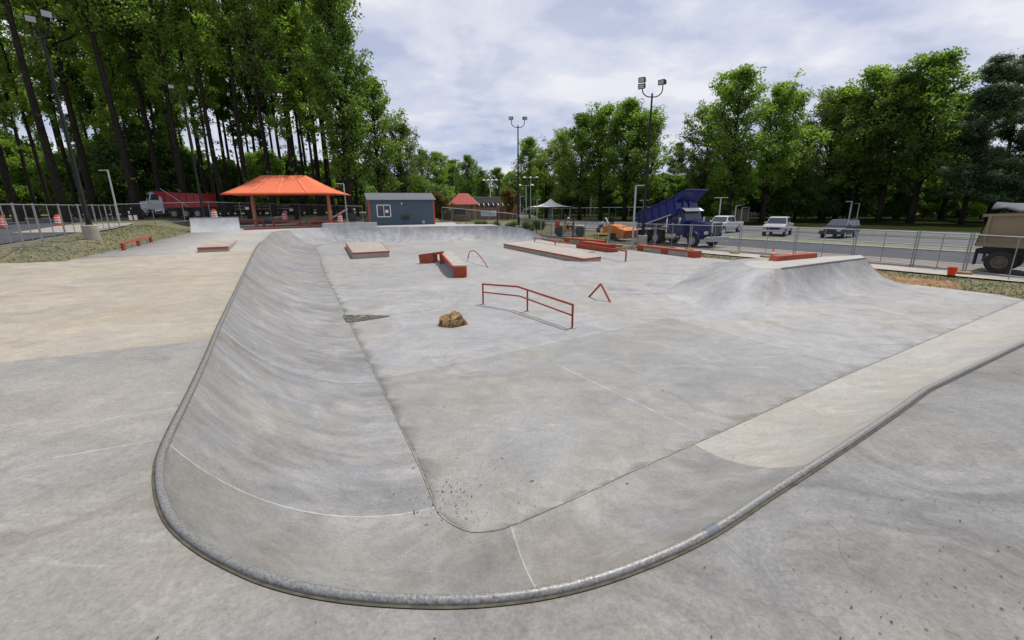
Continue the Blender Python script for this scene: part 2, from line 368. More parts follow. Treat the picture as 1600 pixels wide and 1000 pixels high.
strip(4*P6+1, 9*P6, 'bowl_bank', M_wallN, 'near curved bank of the bowl')
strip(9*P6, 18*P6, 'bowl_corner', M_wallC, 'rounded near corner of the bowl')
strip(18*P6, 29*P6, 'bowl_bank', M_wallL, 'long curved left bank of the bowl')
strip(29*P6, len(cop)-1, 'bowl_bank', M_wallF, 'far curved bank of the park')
# coping pipe
def resample(pts, r=.03):
    return [Vector(p) for p in pts]
i1 = 25*P6+2
tb = MB().tube([p+Vector((0, 0, .006)) for p in cop[0:i1]], .029, 12)
mc = N('worn_galvanised_pipe'); nn = mc.noise(60, 6, .75, .3); n5 = mc.noise(5, 4, .6)
colr = mc.mix(mc.ramp(nn, [(.32, 0.0), (.66, 1.0)]), (.075, .073, .068), (.33, .325, .31)); colr = mc.mix(mc.ramp(n5, [(.45, 0.0), (.7, .6)]), colr, (.22, .23, .23))
mc.bump(nn, .3, .002)
M_cop = mc.out(colr, mc.ramp(nn, [(.3, .6), (.7, .4)]), .3)
cp = tb.build('coping_pipe', M_cop, None, True); tag(cp, 'worn galvanised steel coping pipe round the rim of the near bowl', 'coping')
ks = min(range(len(cop)), key=lambda i: (cop[i]-P(1112, 831, DZ)).length)
sl = MB().tube([cop[ks]+(cop[ks+1]-cop[ks]).normalized()*d+Vector((0, 0, .006)) for d in (-.05, .05)], .030, 14).build('pipe_sleeve', flat('new_zinc_sleeve', (.13, .155, .18), .6, .1), cp, True)
# grout lines hugging the pipe on both sides
def offset_line(pts, d, z):
    out = []
    for i in range(len(pts)):
        t = (pts[min(i+1, len(pts)-1)]-pts[max(i-1, 0)]); t.z = 0; t.normalize(); nrm = Vector((-t.y, t.x, 0))
        out.append(Vector((pts[i].x+nrm.x*d, pts[i].y+nrm.y*d, z)))
    return out
g = MB()
for da, db in ((.028, .046),):
    a = offset_line(cop[0:i1], da, DZ+.006); b = offset_line(cop[0:i1], db, DZ+.006); k0 = len(g.v)
    g.v += [tuple(p) for p in a]+[tuple(p) for p in b]; n = len(a)
    g.f += [(k0+i, k0+i+1, k0+n+i+1, k0+n+i) for i in range(n-1)]
gr = g.build('grout_line', flat('dark_grout', (.085, .075, .055), .9, 0, .4, 12)); gr.parent = cp
# ---- floor and deck sheets
def clip_sheet(name, outline, cell, zf, mat, kind='structure', x_rng=None, skirt=0):
    bm = bmesh.new(); vs = [bm.verts.new((p[0], p[1], 0)) for p in outline]; f = bm.faces.new(vs)
    if f.normal.z < 0: f.normal_flip()
    f.normal_update()
    if f.normal.z < 0: bmesh.ops.reverse_faces(bm, faces=[f])
    xs = [p[0] for p in outline]; ys = [p[1] for p in outline]
    bmesh.ops.triangulate(bm, faces=bm.faces[:])
    if cell:
        x = min(xs)+cell
        while x < max(xs):
            bmesh.ops.bisect_plane(bm, geom=bm.verts[:]+bm.edges[:]+bm.faces[:], plane_co=(x, 0, 0), plane_no=(1, 0, 0)); x += cell
        y = min(ys)+cell
        while y < max(ys):
            bmesh.ops.bisect_plane(bm, geom=bm.verts[:]+bm.edges[:]+bm.faces[:], plane_co=(0, y, 0), plane_no=(0, 1, 0)); y += cell
    for v in bm.verts: v.co.z = zf(v.co.x, v.co.y)
    if skirt:
        be = [e for e in bm.edges if len(e.link_faces) == 1]
        r = bmesh.ops.extrude_edge_only(bm, edges=be)
        for g_ in r['geom']:
            if isinstance(g_, bmesh.types.BMVert): g_.co.z -= skirt
    bmesh.ops.recalc_face_normals(bm, faces=bm.faces)
    up = [q for q in bm.faces if abs(q.normal.z) > .5]
    if sum(q.normal.z for q in up) < 0: bmesh.ops.reverse_faces(bm, faces=bm.faces)
    for q in bm.faces: q.smooth = abs(q.normal.z) > .3
    me = bpy.data.meshes.new(name); bm.to_mesh(me); bm.free(); me.materials.append(mat)
    o = bpy.data.objects.new(name, me); C.objects.link(o); o['kind'] = kind; return o
def sst(x, a, b):
    t = min(1, max(0, (x-a)/(b-a))); return t*t*(3-2*t)
def fh(x, y):
    z = 0.0
    for cx, cy, rx, ry, h, rot in ((-2.8, 24.8, 4.2, 3.2, .36, -.5), (.2, 24.6, 3.6, 3.0, .28, .3), (7.4, 19.2, 4.4, 2.8, .22, -.4), (4.0, 24.5, 3.5, 2.5, .15, .2)):
        c, s = math.cos(rot), math.sin(rot); dx, dy = x-cx, y-cy; a = (dx*c+dy*s)/rx; b = (-dx*s+dy*c)/ry; d = math.hypot(a, b)
        if d < 1: z = max(z, h*(.5+.5*math.cos(math.pi*d)))
    return z
NV = Vector((.829, .559, 0)); UV_ = Vector((-.559, .829, 0))
def nt(n, t, z=0): p = NV*n+UV_*t; return (p.x, p.y, z)
fl_out = [tuple(p)[:2] for p in flo[2*P6:]]          # along floor edge
fl_out = [(17.75, 14.72)]+[tuple(p)[:2] for p in flo[P6:]]
floor_outline = fl_out+[(3.6, 36.8), (4.1, 40.2)]+[xy(nt(25.6, t)) for t in (30, 24, 16, 10, 7.5)]+[xy(nt(24.6, 5.5)), xy(nt(23.6, 3.0)), xy(nt(23.4, -4)), (24.0, 7.0)]
# the near-right rim comes back to the start: keep simple polygon by ending at right border
floor_outline = fl_out+[(4.3, 39.6)]+[xy(nt(25.6, t)) for t in (30, 24, 16, 10, 7.0)]+[xy(nt(23.7, 5.2)), xy(nt(23.45, 3.0))]
a1, a2 = P(585, 593), P(1000, 506); b1, b2 = P(958, 474), P(1352, 577); c1_, c2_ = P(872, 570), P(1085, 672)
fe1, fe2 = P(500, 400), P(585, 593)
M_floor = concrete('park_floor_concrete', (.274, .273, .272), amp=.85, arcs=[(*xy(P(600,470)),3.2,.8),(*xy(P(1300,500)),3.5,.9),(*xy(P(1010,440)),4.5,.9),(*xy(P(860,400)),4,.8),(*xy(P(1120,610)),1.8,.6),(*xy(P(760,560)),1.6,.6),(*xy(P(860,740)),1.3,.5),(*xy(P(1480,440)),2.5,.8)], 
    panels=[([(xy(a2), xy(a1)), (xy(b2), xy(b1))], (.236, .235, .227)), ([(xy(b1), xy(b2))], (.274, .271, .267))],
    joints=[(xy(a1), xy(P(1010, 504)), J_W, .025), (xy(b1), xy(b2), J_D, .016), (xy(c1_), xy(c2_), J_L, .012), (xy(P(1010, 504)), xy(P(1100, 520)), J_W, .02), (xy(P(500, 388)), xy(P(760, 372)), J_L, .05), (xy(P(505, 405)), xy(P(640, 432)), J_W, .02)])
# panels use the side of the lines; near panel = towards the camera
clip_sheet('concrete_floor', floor_outline, .45, lambda x, y: fh(x, y)-.004, M_floor, skirt=.3)
# floor joint stripe along the foot of the banks
g = MB(); a = offset_line(flo[0:29*P6], -.006, .004); b = offset_line(flo[0:29*P6], -.022, .004); n = len(a)
g.v += [tuple(p) for p in a]+[tuple(p) for p in b]; g.f += [(i, i+1, n+i+1, n+i) for i in range(n-1)]
sj = g.build('joint_seam', flat('joint_filler', (.24, .22, .175), .9, 0, .5, 6)); sj['kind'] = 'structure'
def dz(x, y):
    if x > -1.5 and y > 30:
        return DZ*(1-sst(x+.25*(y-42), -.2, 4.2))
    return DZ
cz_list = [tuple(p)[:2] for p in cop]
deck_outline = cz_list+[(4.3, 39.4), (3.2, 42.5), (.8, 45.6), (-2.0, 47.6), (-6.0, 49.0), (-7.0, 54.5), (-36.0, 54.5), (-33.5, 46.0), (-26.8, 37.3), (-22.6, 28.6), (-19.4, 21.75), (-17.9, 18.0), (-17.3, 17.0), (-18.6, 16.5), (-19.6, 16.5), (-34, 13.2), (-45, 9), (-45, -14), (33, -14), (24.2, 8.8)]
dk1, dk2 = P(0, 567, DZ), P(336, 530, DZ); dk3, dk4 = P(0, 408, DZ), P(395, 392, DZ)
M_deck = concrete('deck_concrete', (.255, .251, .243), amp=.75, arcs=[(*xy(P(1500,960,DZ)),1.25,1.0),(*xy(P(980,1060,DZ)),.8,.9),(*xy(P(1420,690,DZ)),1.1,.8),(*xy(P(150,720,DZ)),1.2,.7),(*xy(P(430,1080,DZ)),.8,.5),(*xy(P(120,930,DZ)),.9,.5)], tint=(1.04, 1.0, .93), panels=[([(xy(dk1), xy(dk2)), (xy(dk4), xy(dk3))], (.345, .315, .266)), ([(xy(dk3), xy(dk4))], (.34, .33, .315))],
    joints=[(xy(dk1), xy(dk2), J_D, .012), (xy(dk3), xy(dk4), J_D, .05), (xy(P(80, 716, DZ)), xy(P(268, 683, DZ)), J_L, .006), (xy(P(1118, 840, DZ)), xy(P(1330, 1010, DZ)), J_D, .004), (xy(P(1455, 612, DZ)), xy(P(1700, 660, DZ)), J_D, .006), (xy(P(240, 504, DZ)), xy(P(345, 498, DZ)), J_D, .01)])
# the deck panel test needs 'far of dk1' AND 'near of dk3'
deck = clip_sheet('concrete_deck', deck_outline, None, dz, M_deck, skirt=.4)
# raised far quarter (set above the far bank)
q = MB(); x0, x1 = -18.3, -13.4
def farw(x): return 43.0+(x+17)*.18
prof = []
for k in range(11):
    a = R(62)*k/10; prof.append((-2.6*math.sin(a)+0.0, 2.6*(1-math.cos(a))))
hs = 1.72/prof[-1][1]
pl = [(0.12-(-p[0]), 0) for p in prof]
poly = [(2.35-2.6*math.sin(R(62)*k/10)*1.02, 1.78*(1-math.cos(R(62)*k/10))/(1-math.cos(R(62)))) for k in range(11)]
poly = [(2.35, -.1)]+poly+[(-1.0, 1.78), (-1.0, .9), (.2, -.1)]
M_ = Matrix.Translation((-15.85, 43.6, 0)) @ Matrix.Rotation(R(-80), 4, 'Z')
q.prism(poly, -2.5, 2.5, M_)
rq = q.build('quarter_pipe', concrete('raised_quarter_concrete', (.29, .295, .305), amp=1.1), None, False); tag(rq, 'raised grey concrete quarter pipe set into the far wall before the shed', 'quarter pipe')
# ------------------------------------------------------------------ terrain
park = np.array([p[:2] for p in deck_outline[len(cz_list):]])
# park outline = outer border of deck and floor together
po = [(4.3, 39.6)]+[xy(nt(25.6, t)) for t in (30, 24, 16, 10, 7.0)]+[xy(nt(23.7, 5.2)), xy(nt(23.45, 3.0)), (17.75, 14.72), (20.3, 16.2), (21.0, 13.25), (24.2, 8.8), (33, -14), (-45, -14), (-45, 9), (-34, 13.2), (-19.6, 16.5), (-18.6, 16.5), (-17.3, 17.0), (-17.9, 18.0), (-19.4, 21.75), (-22.6, 28.6), (-26.8, 37.3), (-33.5, 46), (-36, 54.5), (-7, 54.5), (-6, 49), (-2, 47.6), (.8, 45.6), (3.2, 42.5)]
PO = np.array(po)
def park_dist(x, y):
    """signed distance to the park outline, negative inside"""
    x = np.asarray(x, float); y = np.asarray(y, float); d = np.full(x.shape, 1e9); ins = np.zeros(x.shape, bool); n = len(PO)
    for i in range(n):
        ax, ay = PO[i]; bx, by = PO[(i+1) % n]; ex, ey = bx-ax, by-ay
        t = np.clip(((x-ax)*ex+(y-ay)*ey)/(ex*ex+ey*ey), 0, 1); d = np.minimum(d, np.hypot(x-ax-t*ex, y-ay-t*ey))
        c = ((ay > y) != (by > y)) & (x < (bx-ax)*(y-ay)/((by-ay) if by != ay else 1e-9)+ax); ins ^= c
    return np.where(ins, -d, d)
def nss(t): t = np.clip(t, 0, 1); return t*t*(3-2*t)
def zone(x, y):
    x = np.asarray(x, float); y = np.asarray(y, float)
    xb = -5.0-.25*(y-50); w = 1-nss((x-(xb-5))/10); w = np.where(y < 44, np.where(x < -8, 1.0, 0.0), w)
    L = 1.72+.5*nss((y-34)/22)*nss((-x-14)/14)
    Rr = -.03+.12*nss((y-42)/20)*nss((12-x)/10)
    return w*L+(1-w)*Rr, w
def gz(x, y):
    z, w = zone(x, y); d = park_dist(x, y)
    shoulder = np.where((np.asarray(y) > 36) & (np.asarray(x) > -9), 1.0, 0.0)
    ez = np.where(w > .5, DZ, -.012)
    # along the sloping shoulder follow the slab
    xs = np.asarray(x)+.25*(np.asarray(y)-42); e2 = DZ*(1-nss((xs+.2)/4.4))-.02
    ez = np.where(shoulder > 0, e2, ez-.015)
    zz_ = ez+(z-ez)*nss(d/3.5)
    return np.where(d < -.5, np.minimum(zz_, -.02)-.75, np.where(d < 0, zz_-.06, zz_))
def G(x, y):
    if x < 0 and y > 12 and park_dist([x], [y])[0] < 0: return DZ
    return float(gz(np.array([x]), np.array([y]))[0])
xs = np.concatenate([np.linspace(-900, -85, 12), np.arange(-80, 80.1, .8), np.linspace(85, 900, 12)])
ys = np.concatenate([np.linspace(-300, -22, 6), np.arange(-16, 110.1, .8), np.linspace(116, 1200, 12)])
X, Y = np.meshgrid(xs, ys); Z = gz(X, Y)
bump_ = .03*np.sin(X*1.3+np.sin(Y*.9)*2)*np.sin(Y*1.1+1.3*np.sin(X*.7)); Z = Z+np.where(park_dist(X, Y) > 1, bump_*np.where(zone(X, Y)[1] > .5, 1, .4), 0)
nx_, ny_ = len(xs), len(ys)
me = bpy.data.meshes.new('ground'); idx = np.arange(nx_*ny_).reshape(ny_, nx_)
fc = np.stack([idx[:-1, :-1], idx[:-1, 1:], idx[1:, 1:], idx[1:, :-1]], -1).reshape(-1, 4)
me.from_pydata(np.stack([X.ravel(), Y.ravel(), Z.ravel()], -1).tolist(), [], fc.tolist())
me.polygons.foreach_set('use_smooth', [True]*len(me.polygons))
m = N('seeded_ground')
n1 = m.noise(.9, 7, .7, 1.0); n2 = m.noise(7, 6, .75, .8); n3 = m.noise(.09, 3, .6); n6 = m.noise(2.2, 5, .7, .5, m.map(loc=(31, 4, 8)))
c = m.ramp(n2, [(.30, (.06, .048, .026)), (.43, (.14, .115, .065)), (.55, (.21, .17, .10)), (.68, (.32, .265, .17))])
c = m.mix(m.ramp(n1, [(.46, 0.0), (.60, .75)]), c, m.ramp(n2, [(.3, (.05, .07, .045)), (.6, (.12, .165, .12)), (.72, (.22, .27, .21))]))
c = m.mix(m.ramp(n6, [(.56, 0.0), (.70, .8)]), c, (.06, .09, .025))
m.bump(n2, .9, .05)
me.materials.append(m.out(c, .95, 0, .1))
go = bpy.data.objects.new('ground', me); C.objects.link(go); go['kind'] = 'structure'
def sheet(name, pts, z, mat, lvl=0.0):
    bm_ = MB(); top = [(p[0], p[1], (G(p[0], p[1])+z) if lvl is None else lvl+z) for p in pts]
    bm_.v = top; bm_.f = [tuple(range(len(top)))]
    o = bm_.build(name, mat); 
    me_ = o.data
    if me_.polygons[0].normal.z < 0: me_.flip_normals()
    o['kind'] = 'structure'; return o
def drape(name, outline, cell, off, mat):
    return clip_sheet(name, outline, cell, lambda x, y: G(x, y)+off, mat)
def asph(name, a, lines=()):
    m = N(name); n = m.noise(.4, 5, .6, .5); n2 = m.noise(30, 4, .7); n3 = m.noise(3, 5, .65, 1)
    c = m.mix(1.0, a, m.ramp(n, [(.3, .8), (.7, 1.2)]), 'MULTIPLY'); c = m.mix(1.0, c, m.ramp(n2, [(.3, .8), (.7, 1.25)]), 'MULTIPLY'); c = m.mix(1.0, c, m.ramp(n3, [(.3, .9), (.7, 1.1)]), 'MULTIPLY')
    m.bump(n2, .5, .01); return m.out(c, .8, 0, .3)
A_new = asph('fresh_asphalt', (.055, .057, .068)); A_old = asph('old_asphalt', (.105, .105, .112)); A_tan = asph('gravel_base', (.20, .165, .13))
SW = concrete('sidewalk_concrete', (.34, .32, .285), arcs=False, amp=.7)
KERB = flat('kerb_concrete', (.42, .39, .33), .85, 0, .12, 2)
GRS = flat('mown_grass', (.085, .13, .03), .95, 0, .3, 1.5, 0); GRS.node_tree.nodes['Principled BSDF'].inputs['Specular IOR Level'].default_value = 0
def band(name, n0, n1, t0, t1, z, mat): return sheet(name, [nt(n0, t0), nt(n1, t0), nt(n1, t1), nt(n0, t1)], z, mat)
band('sidewalk', 27.6, 29.6, -25, 21, .045, SW)
band('pavement', 29.6, 30.7, -40, 62, .030, A_new)
band('gravel_strip', 30.7, 33.4, -40, 30, .028, A_tan)
band('road', 33.4, 40.7, -60, 75, .034, A_new)
band('road_line', 33.5, 33.62, -60, 26, .040, WHITE)
for n0, n1 in ((40.7, 41.0), (45.0, 45.25), (55.0, 55.2), (57.0, 57.2)):
    kb = MB(); a = Vector(nt(n0, -60)); b = Vector(nt(n0, 70)); kb.slab([nt(n0, -60, .13), nt(n1, -60, .13), nt(n1, 70, .13), nt(n0, 70, .13)], .2); o = kb.build('kerb', KERB); o['kind'] = 'structure'
band('parking_lot', 45.25, 55.0, -60, 95, .020, A_old)
band('parking_lot', 57.2, 68.0, -60, 95, .020, A_old)
band('grass_strip', 55.2, 57.0, -60, 60, .06, GRS)
SEED = m = N('hydroseed_mulch'); n2 = m.noise(5, 6, .75, .8); n1 = m.noise(.8, 4, .6)
c = m.ramp(n2, [(.32, (.07, .08, .055)), (.5, (.14, .165, .12)), (.68, (.25, .28, .22))]); c = m.mix(m.ramp(n1, [(.5, 0.0), (.65, .7)]), c, (.28, .25, .17)); m.bump(n2, .8, .04); SEED = m.out(c, .95, 0, .1)
band('seeded_strip', 41.0, 45.0, -60, 40, .07, SEED)
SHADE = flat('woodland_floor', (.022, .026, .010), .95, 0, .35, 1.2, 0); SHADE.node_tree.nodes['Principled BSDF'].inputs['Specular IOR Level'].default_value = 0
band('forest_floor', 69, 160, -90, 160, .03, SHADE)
band('grass_strip', 68.2, 69, -60, 95, .05, GRS)
# seam of grass between plaza and walk is the ground itself.  left lot
lot = [(-20.6, 15.4), (-29.3, 29.6), (-34.8, 38.0), (-40, 38.5), (-46, 48), (-75, 58), (-79, 40), (-79, 5), (-40, 5), (-27, 10)]
def zl(x, y): return G(x, y)+.03
drape('parking_lot', lot, 3.0, .05, A_new)
drape('concrete_apron', [tuple(P(18, 364, 1.78))[:2], tuple(P(140, 364, 1.75))[:2], tuple(P(212, 352, 1.75))[:2], tuple(P(160, 352, 1.8))[:2], tuple(P(88, 352.5, 1.9))[:2]], 3.0, .08, SW)
drape('road', [(-75, 64), (-50, 60), (-38, 52), (-8, 56.5), (-8, 60), (-40, 60), (-60, 66)], 3.0, .05, A_new)
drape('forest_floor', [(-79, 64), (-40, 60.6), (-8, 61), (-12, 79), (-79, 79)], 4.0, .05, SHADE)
# dirt mound beside the right quarter
m = N('bare_dirt'); n2 = m.noise(4, 7, .75, .8); c = m.ramp(n2, [(.3, (.09, .05, .025)), (.5, (.22, .135, .07)), (.7, (.36, .26, .15))]); m.bump(n2, .4, .03); DIRT = m.out(c, .95, 0, .1)
# ------------------------------------------------------------------ right quarter with deck
QH = 1.0
top_px = [(1352, 403), (1300, 409), (1260, 414), (1221, 419), (1200, 420), (1183, 419), (1170, 416), (1163, 413), (1166, 410), (1187, 407)]
T = [P(u, v, QH) for u, v in top_px]
backR = T[0]+Vector(nt(1.6, 1.6)); 
T = T[:]+[P(1345, 398.5, QH)]
# foot points
ft_px = [(1428, 446), (1372, 456), (1310, 468), (1245, 480), (1165, 487), (1090, 479), (1035, 457), (1045, 437), (1095, 418), (1150, 406.5)]
Fq = [P(u, v, 0) for u, v in ft_px]+[P(1345, 398.5, QH)+Vector((.9, 1.2, -QH))]
# close round the back on the outside with a near vertical wall
M_q = concrete('quarter_concrete', (.262, .264, .268), streak=.7, amp=.9)
Tc = crom(T, 6); Fc = crom(Fq, 6); vs = []; fs = []; uv = []; acc = 0
arcw = []
for i, (c_, f_) in enumerate(zip(Tc, Fc)):
    if i: acc += (Fc[i]-Fc[i-1]).length*.6
    u_ = i/6; soft = sst(u_, 2.6, 5.0)
    run = math.hypot(c_.x-f_.x, c_.y-f_.y)
    for k in range(NS+1):
        s = k/NS; Rr = (QH*QH+run*run)/(2*QH); th = math.asin(min(1, run/Rr)); a = th*s
        s1, z1 = Rr*math.sin(a)/run, Rr*(1-math.cos(a))
        z2 = QH*(s*s*(3-2*s)); z_ = z1*(1-soft)+z2*soft; s_ = s1*(1-soft)+s*soft
        vs.append((f_.x+(c_.x-f_.x)*s_, f_.y+(c_.y-f_.y)*s_, z_-.004)); uv.append((acc, s*2))
n = NS+1
for i in range(len(Tc)-1):
    for k in range(NS): fs.append((i*n+k, i*n+k+1, (i+1)*n+k+1, (i+1)*n+k))
qt = thing('quarter_pipe', 'grey concrete quarter pipe with a pale flat deck carrying a red curb, at right', 'quarter pipe')
me = bpy.data.meshes.new('ramp_face'); me.from_pydata(vs, [], fs); ul = me.uv_layers.new(name='UVMap'); li = np.zeros(len(me.loops), dtype=np.int32); me.loops.foreach_get('vertex_index', li)
ul.data.foreach_set('uv', np.array(uv)[li].ravel()); me.polygons.foreach_set('use_smooth', [True]*len(me.polygons)); me.materials.append(M_q)
bm = bmesh.new(); bm.from_mesh(me); bmesh.ops.recalc_face_normals(bm, faces=bm.faces)
if sum(f.normal.z for f in bm.faces) < 0: bmesh.ops.reverse_faces(bm, faces=bm.faces)
bm.to_mesh(me); bm.free()
o = bpy.data.objects.new('ramp_face', me); C.objects.link(o); o.parent = qt
dm = MB(); dm.slab([(p.x, p.y, QH) for p in Tc], .1); o = dm.build('deck', concrete('quarter_deck_concrete', (.35, .34, .32), amp=.6, arcs=False), qt)
edge = MB().tube([p+Vector((0, 0, -.005)) for p in Tc[0:19]], .028, 8); edge.build('coping', M_cop, qt, True)
side = MB(); prof = vs[0:n]; e0 = Tc[0]; side.v = [tuple(p) for p in prof]+[(p[0], p[1], -.3) for p in prof]+[tuple(Tc[-1]), (Tc[-1].x, Tc[-1].y, -.3)]
side.f = [(k, k+1, n+k+1, n+k) for k in range(n-1)]+[(n-1, 2*n, 2*n+1, 2*n-1)]
side.build('side_wall', SW, qt)
# mound of dirt: rises along the side wall of the quarter
a_ = Vector((T[0].x, T[0].y, 0)); b_ = Vector((Fq[0].x, Fq[0].y, 0)); run_ = (b_-a_).length; ou = Vector(((b_-a_).y, -(b_-a_).x, 0)).normalized()
if ou.dot(NV) < 0: ou = -ou
mb_ = MB(); NI, NJ = 60, 30; Rq = (QH*QH+run_*run_)/(2*QH)
for i in range(NI+1):
    t_ = -.75+2.9*i/NI; p0 = a_+(b_-a_)*t_; x_ = max(0.0, min(1.0, 1-t_))*run_; zt = (Rq-math.sqrt(max(0, Rq*Rq-x_*x_)))-.035 if t_ > 0 else (QH-.05)*(1-sst(-t_, .1, .75))+.02
    for j in range(NJ+1):
        d = -.05+3.2*j/NJ; p = p0+ou*d; w = (1-sst(d, .0, 2.7)); w2 = 1-sst(abs(t_-.55), 1.0, 1.5)
        z = (zt+.02)*w+(.13*math.sin(math.pi*min(1, max(0, d/2.4)))*w2)-.05+(.05*math.sin(p.x*5+p.y*3)*math.sin(p.y*6-p.x*2)+.03*math.sin(p.x*13+p.y*7)*math.sin(p.y*11))*sst(d, 0, .4)*w2
        mb_.v.append((p.x, p.y, z))
for i in range(NI):
    for j in range(NJ): q0 = i*(NJ+1)+j; mb_.f.append((q0, q0+1, q0+NJ+2, q0+NJ+1))
dmo = mb_.build('dirt_bank', DIRT, None, False, fix=False); dmo.data.polygons.foreach_set('use_smooth', [True]*len(dmo.data.polygons)); dmo['kind'] = 'structure'
# ------------------------------------------------------------------ skate obstacles
def ledge_obj(name, label, cat, a, b, width, h, parts=None):
    """red steel bench ledge from a to b (ground points), with end and middle blocks and recessed concrete infill"""
    a, b = Vector(a), Vector(b); L = (b-a).length; ang = math.atan2(b.y-a.y, b.x-a.x)
    t = thing(name, label, cat, a, ang)
    MB().box((L/2, width/2, h-.06), (L, width, .12)).build('ledge_top', REDTOP, t, bevel=.008)
    for x in ((.3, L/2, L-.3) if parts is None else parts):
        MB().box((x, width/2, (h-.12)/2), (.6, width-.01, h-.12)).build('leg_block', RED, t)
    MB().box((L/2, width/2, (h-.12)/2-.005), (L-1.0, width-.12, h-.125)).build('infill', CONC, t)
    return t
ledge_obj('ledge', 'long red bench ledge with pale recessed infill in front of the blue dump truck', 'skate ledge', P(995, 391.5), P(1086, 403), -.55 if False else .55, .42)
ledge_obj('ledge', 'red bench ledge nearest the fence, behind the stepped red block', 'skate ledge', P(881, 378), P(941, 383.5), .5, .4)
a, b = P(900, 387), P(950, 394.5); L = (b-a).length
t = thing('ledge', 'two step solid red block ledge with the long rail running out of both ends', 'skate ledge', a, math.atan2(b.y-a.y, b.x-a.x))
MB().box((L/2, .45, .14), (L, .9, .28)).build('lower_step', RED, t, bevel=.01)
MB().box((L/2, .55, .4), (L-.5, .62, .235)).build('upper_step', RED, t, bevel=.01)
# long rail through the block
def rail(name, label, pts, legs, r=.03, sq=True, mat=RED, mid=None, cat='grind rail', feet=True):
    """pts: top line points; legs: list of (top pt, bottom z)"""
    o0 = Vector(pts[0]); t = thing(name, label, cat, (o0.x, o0.y, legs[0][1]))
    off = Vector((o0.x, o0.y, legs[0][1])); m_ = MB()
    for p, q in zip(pts[:-1], pts[1:]):
        e = (Vector(q)-Vector(p)).normalized()*r*.9
        m_.bar(Vector(p)-off-e, Vector(q)-off+e, 2*r)
    m_.build('rail_bar', mat, t, bevel=.005)
    if mid:
        m2 = MB()
        for p, q in zip(mid[:-1], mid[1:]):
            m2.bar(Vector(p)-off, Vector(q)-off, 1.6*r)
        m2.build('mid_bar', mat, t, bevel=.004)
    for p, z in legs:
        p = Vector(p)-off; MB().bar((p.x, p.y, z-off.z-.02), (p.x, p.y, p.z-r), 2*r, 2*r, (1, 0, 0)).build('leg', mat, t)
        if feet: MB().box((p.x, p.y, z-off.z+.006), (.16, .16, .012)).build('base_plate', CONC, t)
    return t
ra, rb = P(835.5, 383.5), P(977.5, 408.5); rt = Vector((0, 0, .62))
rl = [ra+rt, rb+rt]; lm = ra+(rb-ra)*.29
rail('grind_rail', 'long low flat red rail crossing the plaza beside the long ledge pad', rl, [(ra+rt, 0), (lm+rt, 0), (rb+rt, 0)], .04)
# handrail with a kink
A, B_, Cc = P(755, 475), P(824, 486), P(894, 512.5)
hA = .66; Kk = A+(B_-A)*.83
up = Vector((0, 0, 1)); tA, tK, tB, tC = A+up*.70, Kk+up*.74, B_+up*.72, Cc+up*.66
dd = (Cc-B_); tK = (A+(B_-A)*.80)+up*.76; 
rail('grind_rail', 'kinked red handrail with a second lower bar, standing in the middle of the floor', [tA, tK, tC], [(tA, 0), (B_+(up*(.74)), 0), (tC, 0)], .026, mid=[A+up*.42, Kk+up*.46, Cc+up*.36])
# triangle rail
a, b = P(920, 463.5), P(954, 472); top = D(939, 443.5, (a.y+b.y)/2)
t = thing('grind_rail', 'small red A shaped rail on the open floor at the right of the kinked handrail', 'grind rail', a)
MB().bar((0, 0, -.02), top-a, .055).build('bar', RED, t, bevel=.004); MB().bar(top-a, (b-a)+Vector((0, 0, -.02)), .055).build('bar', RED, t, bevel=.004)
# arch rail
a = D(731, 404.5, 24.6); b = P(765, 421.5, .02); pk = []
a.z = max(a.z, fh(a.x, a.y))
for k in range(17):
    s = k/16; p = a+(b-a)*s; hgt = .62*math.sin(math.pi*min(1, s**.62)); pk.append(Vector((p.x, p.y, p.z+hgt)))
t = thing('grind_rail', 'thin red arch shaped rail bending over the low mound', 'grind rail', a)
MB().tube([p-a for p in pk], .026, 8).build('arch_bar', RED, t, True)
# pads
def pad(label, topc, th, red_edges, mat, name='ledge_pad'):
    c0 = Vector(topc[0]); t = thing(name, label, 'manual pad', (c0.x, c0.y, c0.z-th))
    o_ = Vector((c0.x, c0.y, c0.z-th)); MB().slab([Vector(p)-o_ for p in topc], th+.1).build('pad_body', mat, t)
    r_ = MB()
    for i in red_edges:
        p, q = Vector(topc[i])-o_, Vector(topc[(i+1) % len(topc)])-o_
        r_.bar(p+Vector((0, 0, -.045)), q+Vector((0, 0, -.045)), .06, .1)
    r_.build('steel_edge', REDTOP, t, bevel=.006); return t
PADM = concrete('pad_concrete', (.335, .305, .27), arcs=False, amp=.8)
pad('low square concrete pad with red steel edges, on the floor before the far wall', [P(551, 395, .4), P(608, 392, .4), P(594, 377.5, .4), P(540, 378.5, .4)], .4, [0, 1, 3], PADM)
pad('long angled concrete pad with a red steel front edge, beside the long red rail', [P(912, 404, .32), P(939, 401, .32), P(850, 374, .32), P(787, 380.5, .32)], .32, [0, 3], PADM)
pad('small low concrete pad with a red front edge, on the upper left deck', [P(308, 387, DZ+.22), P(357, 385, DZ+.22), P(372, 375, DZ+.04), P(328, 375.5, DZ+.22)], .22, [0], PADM)
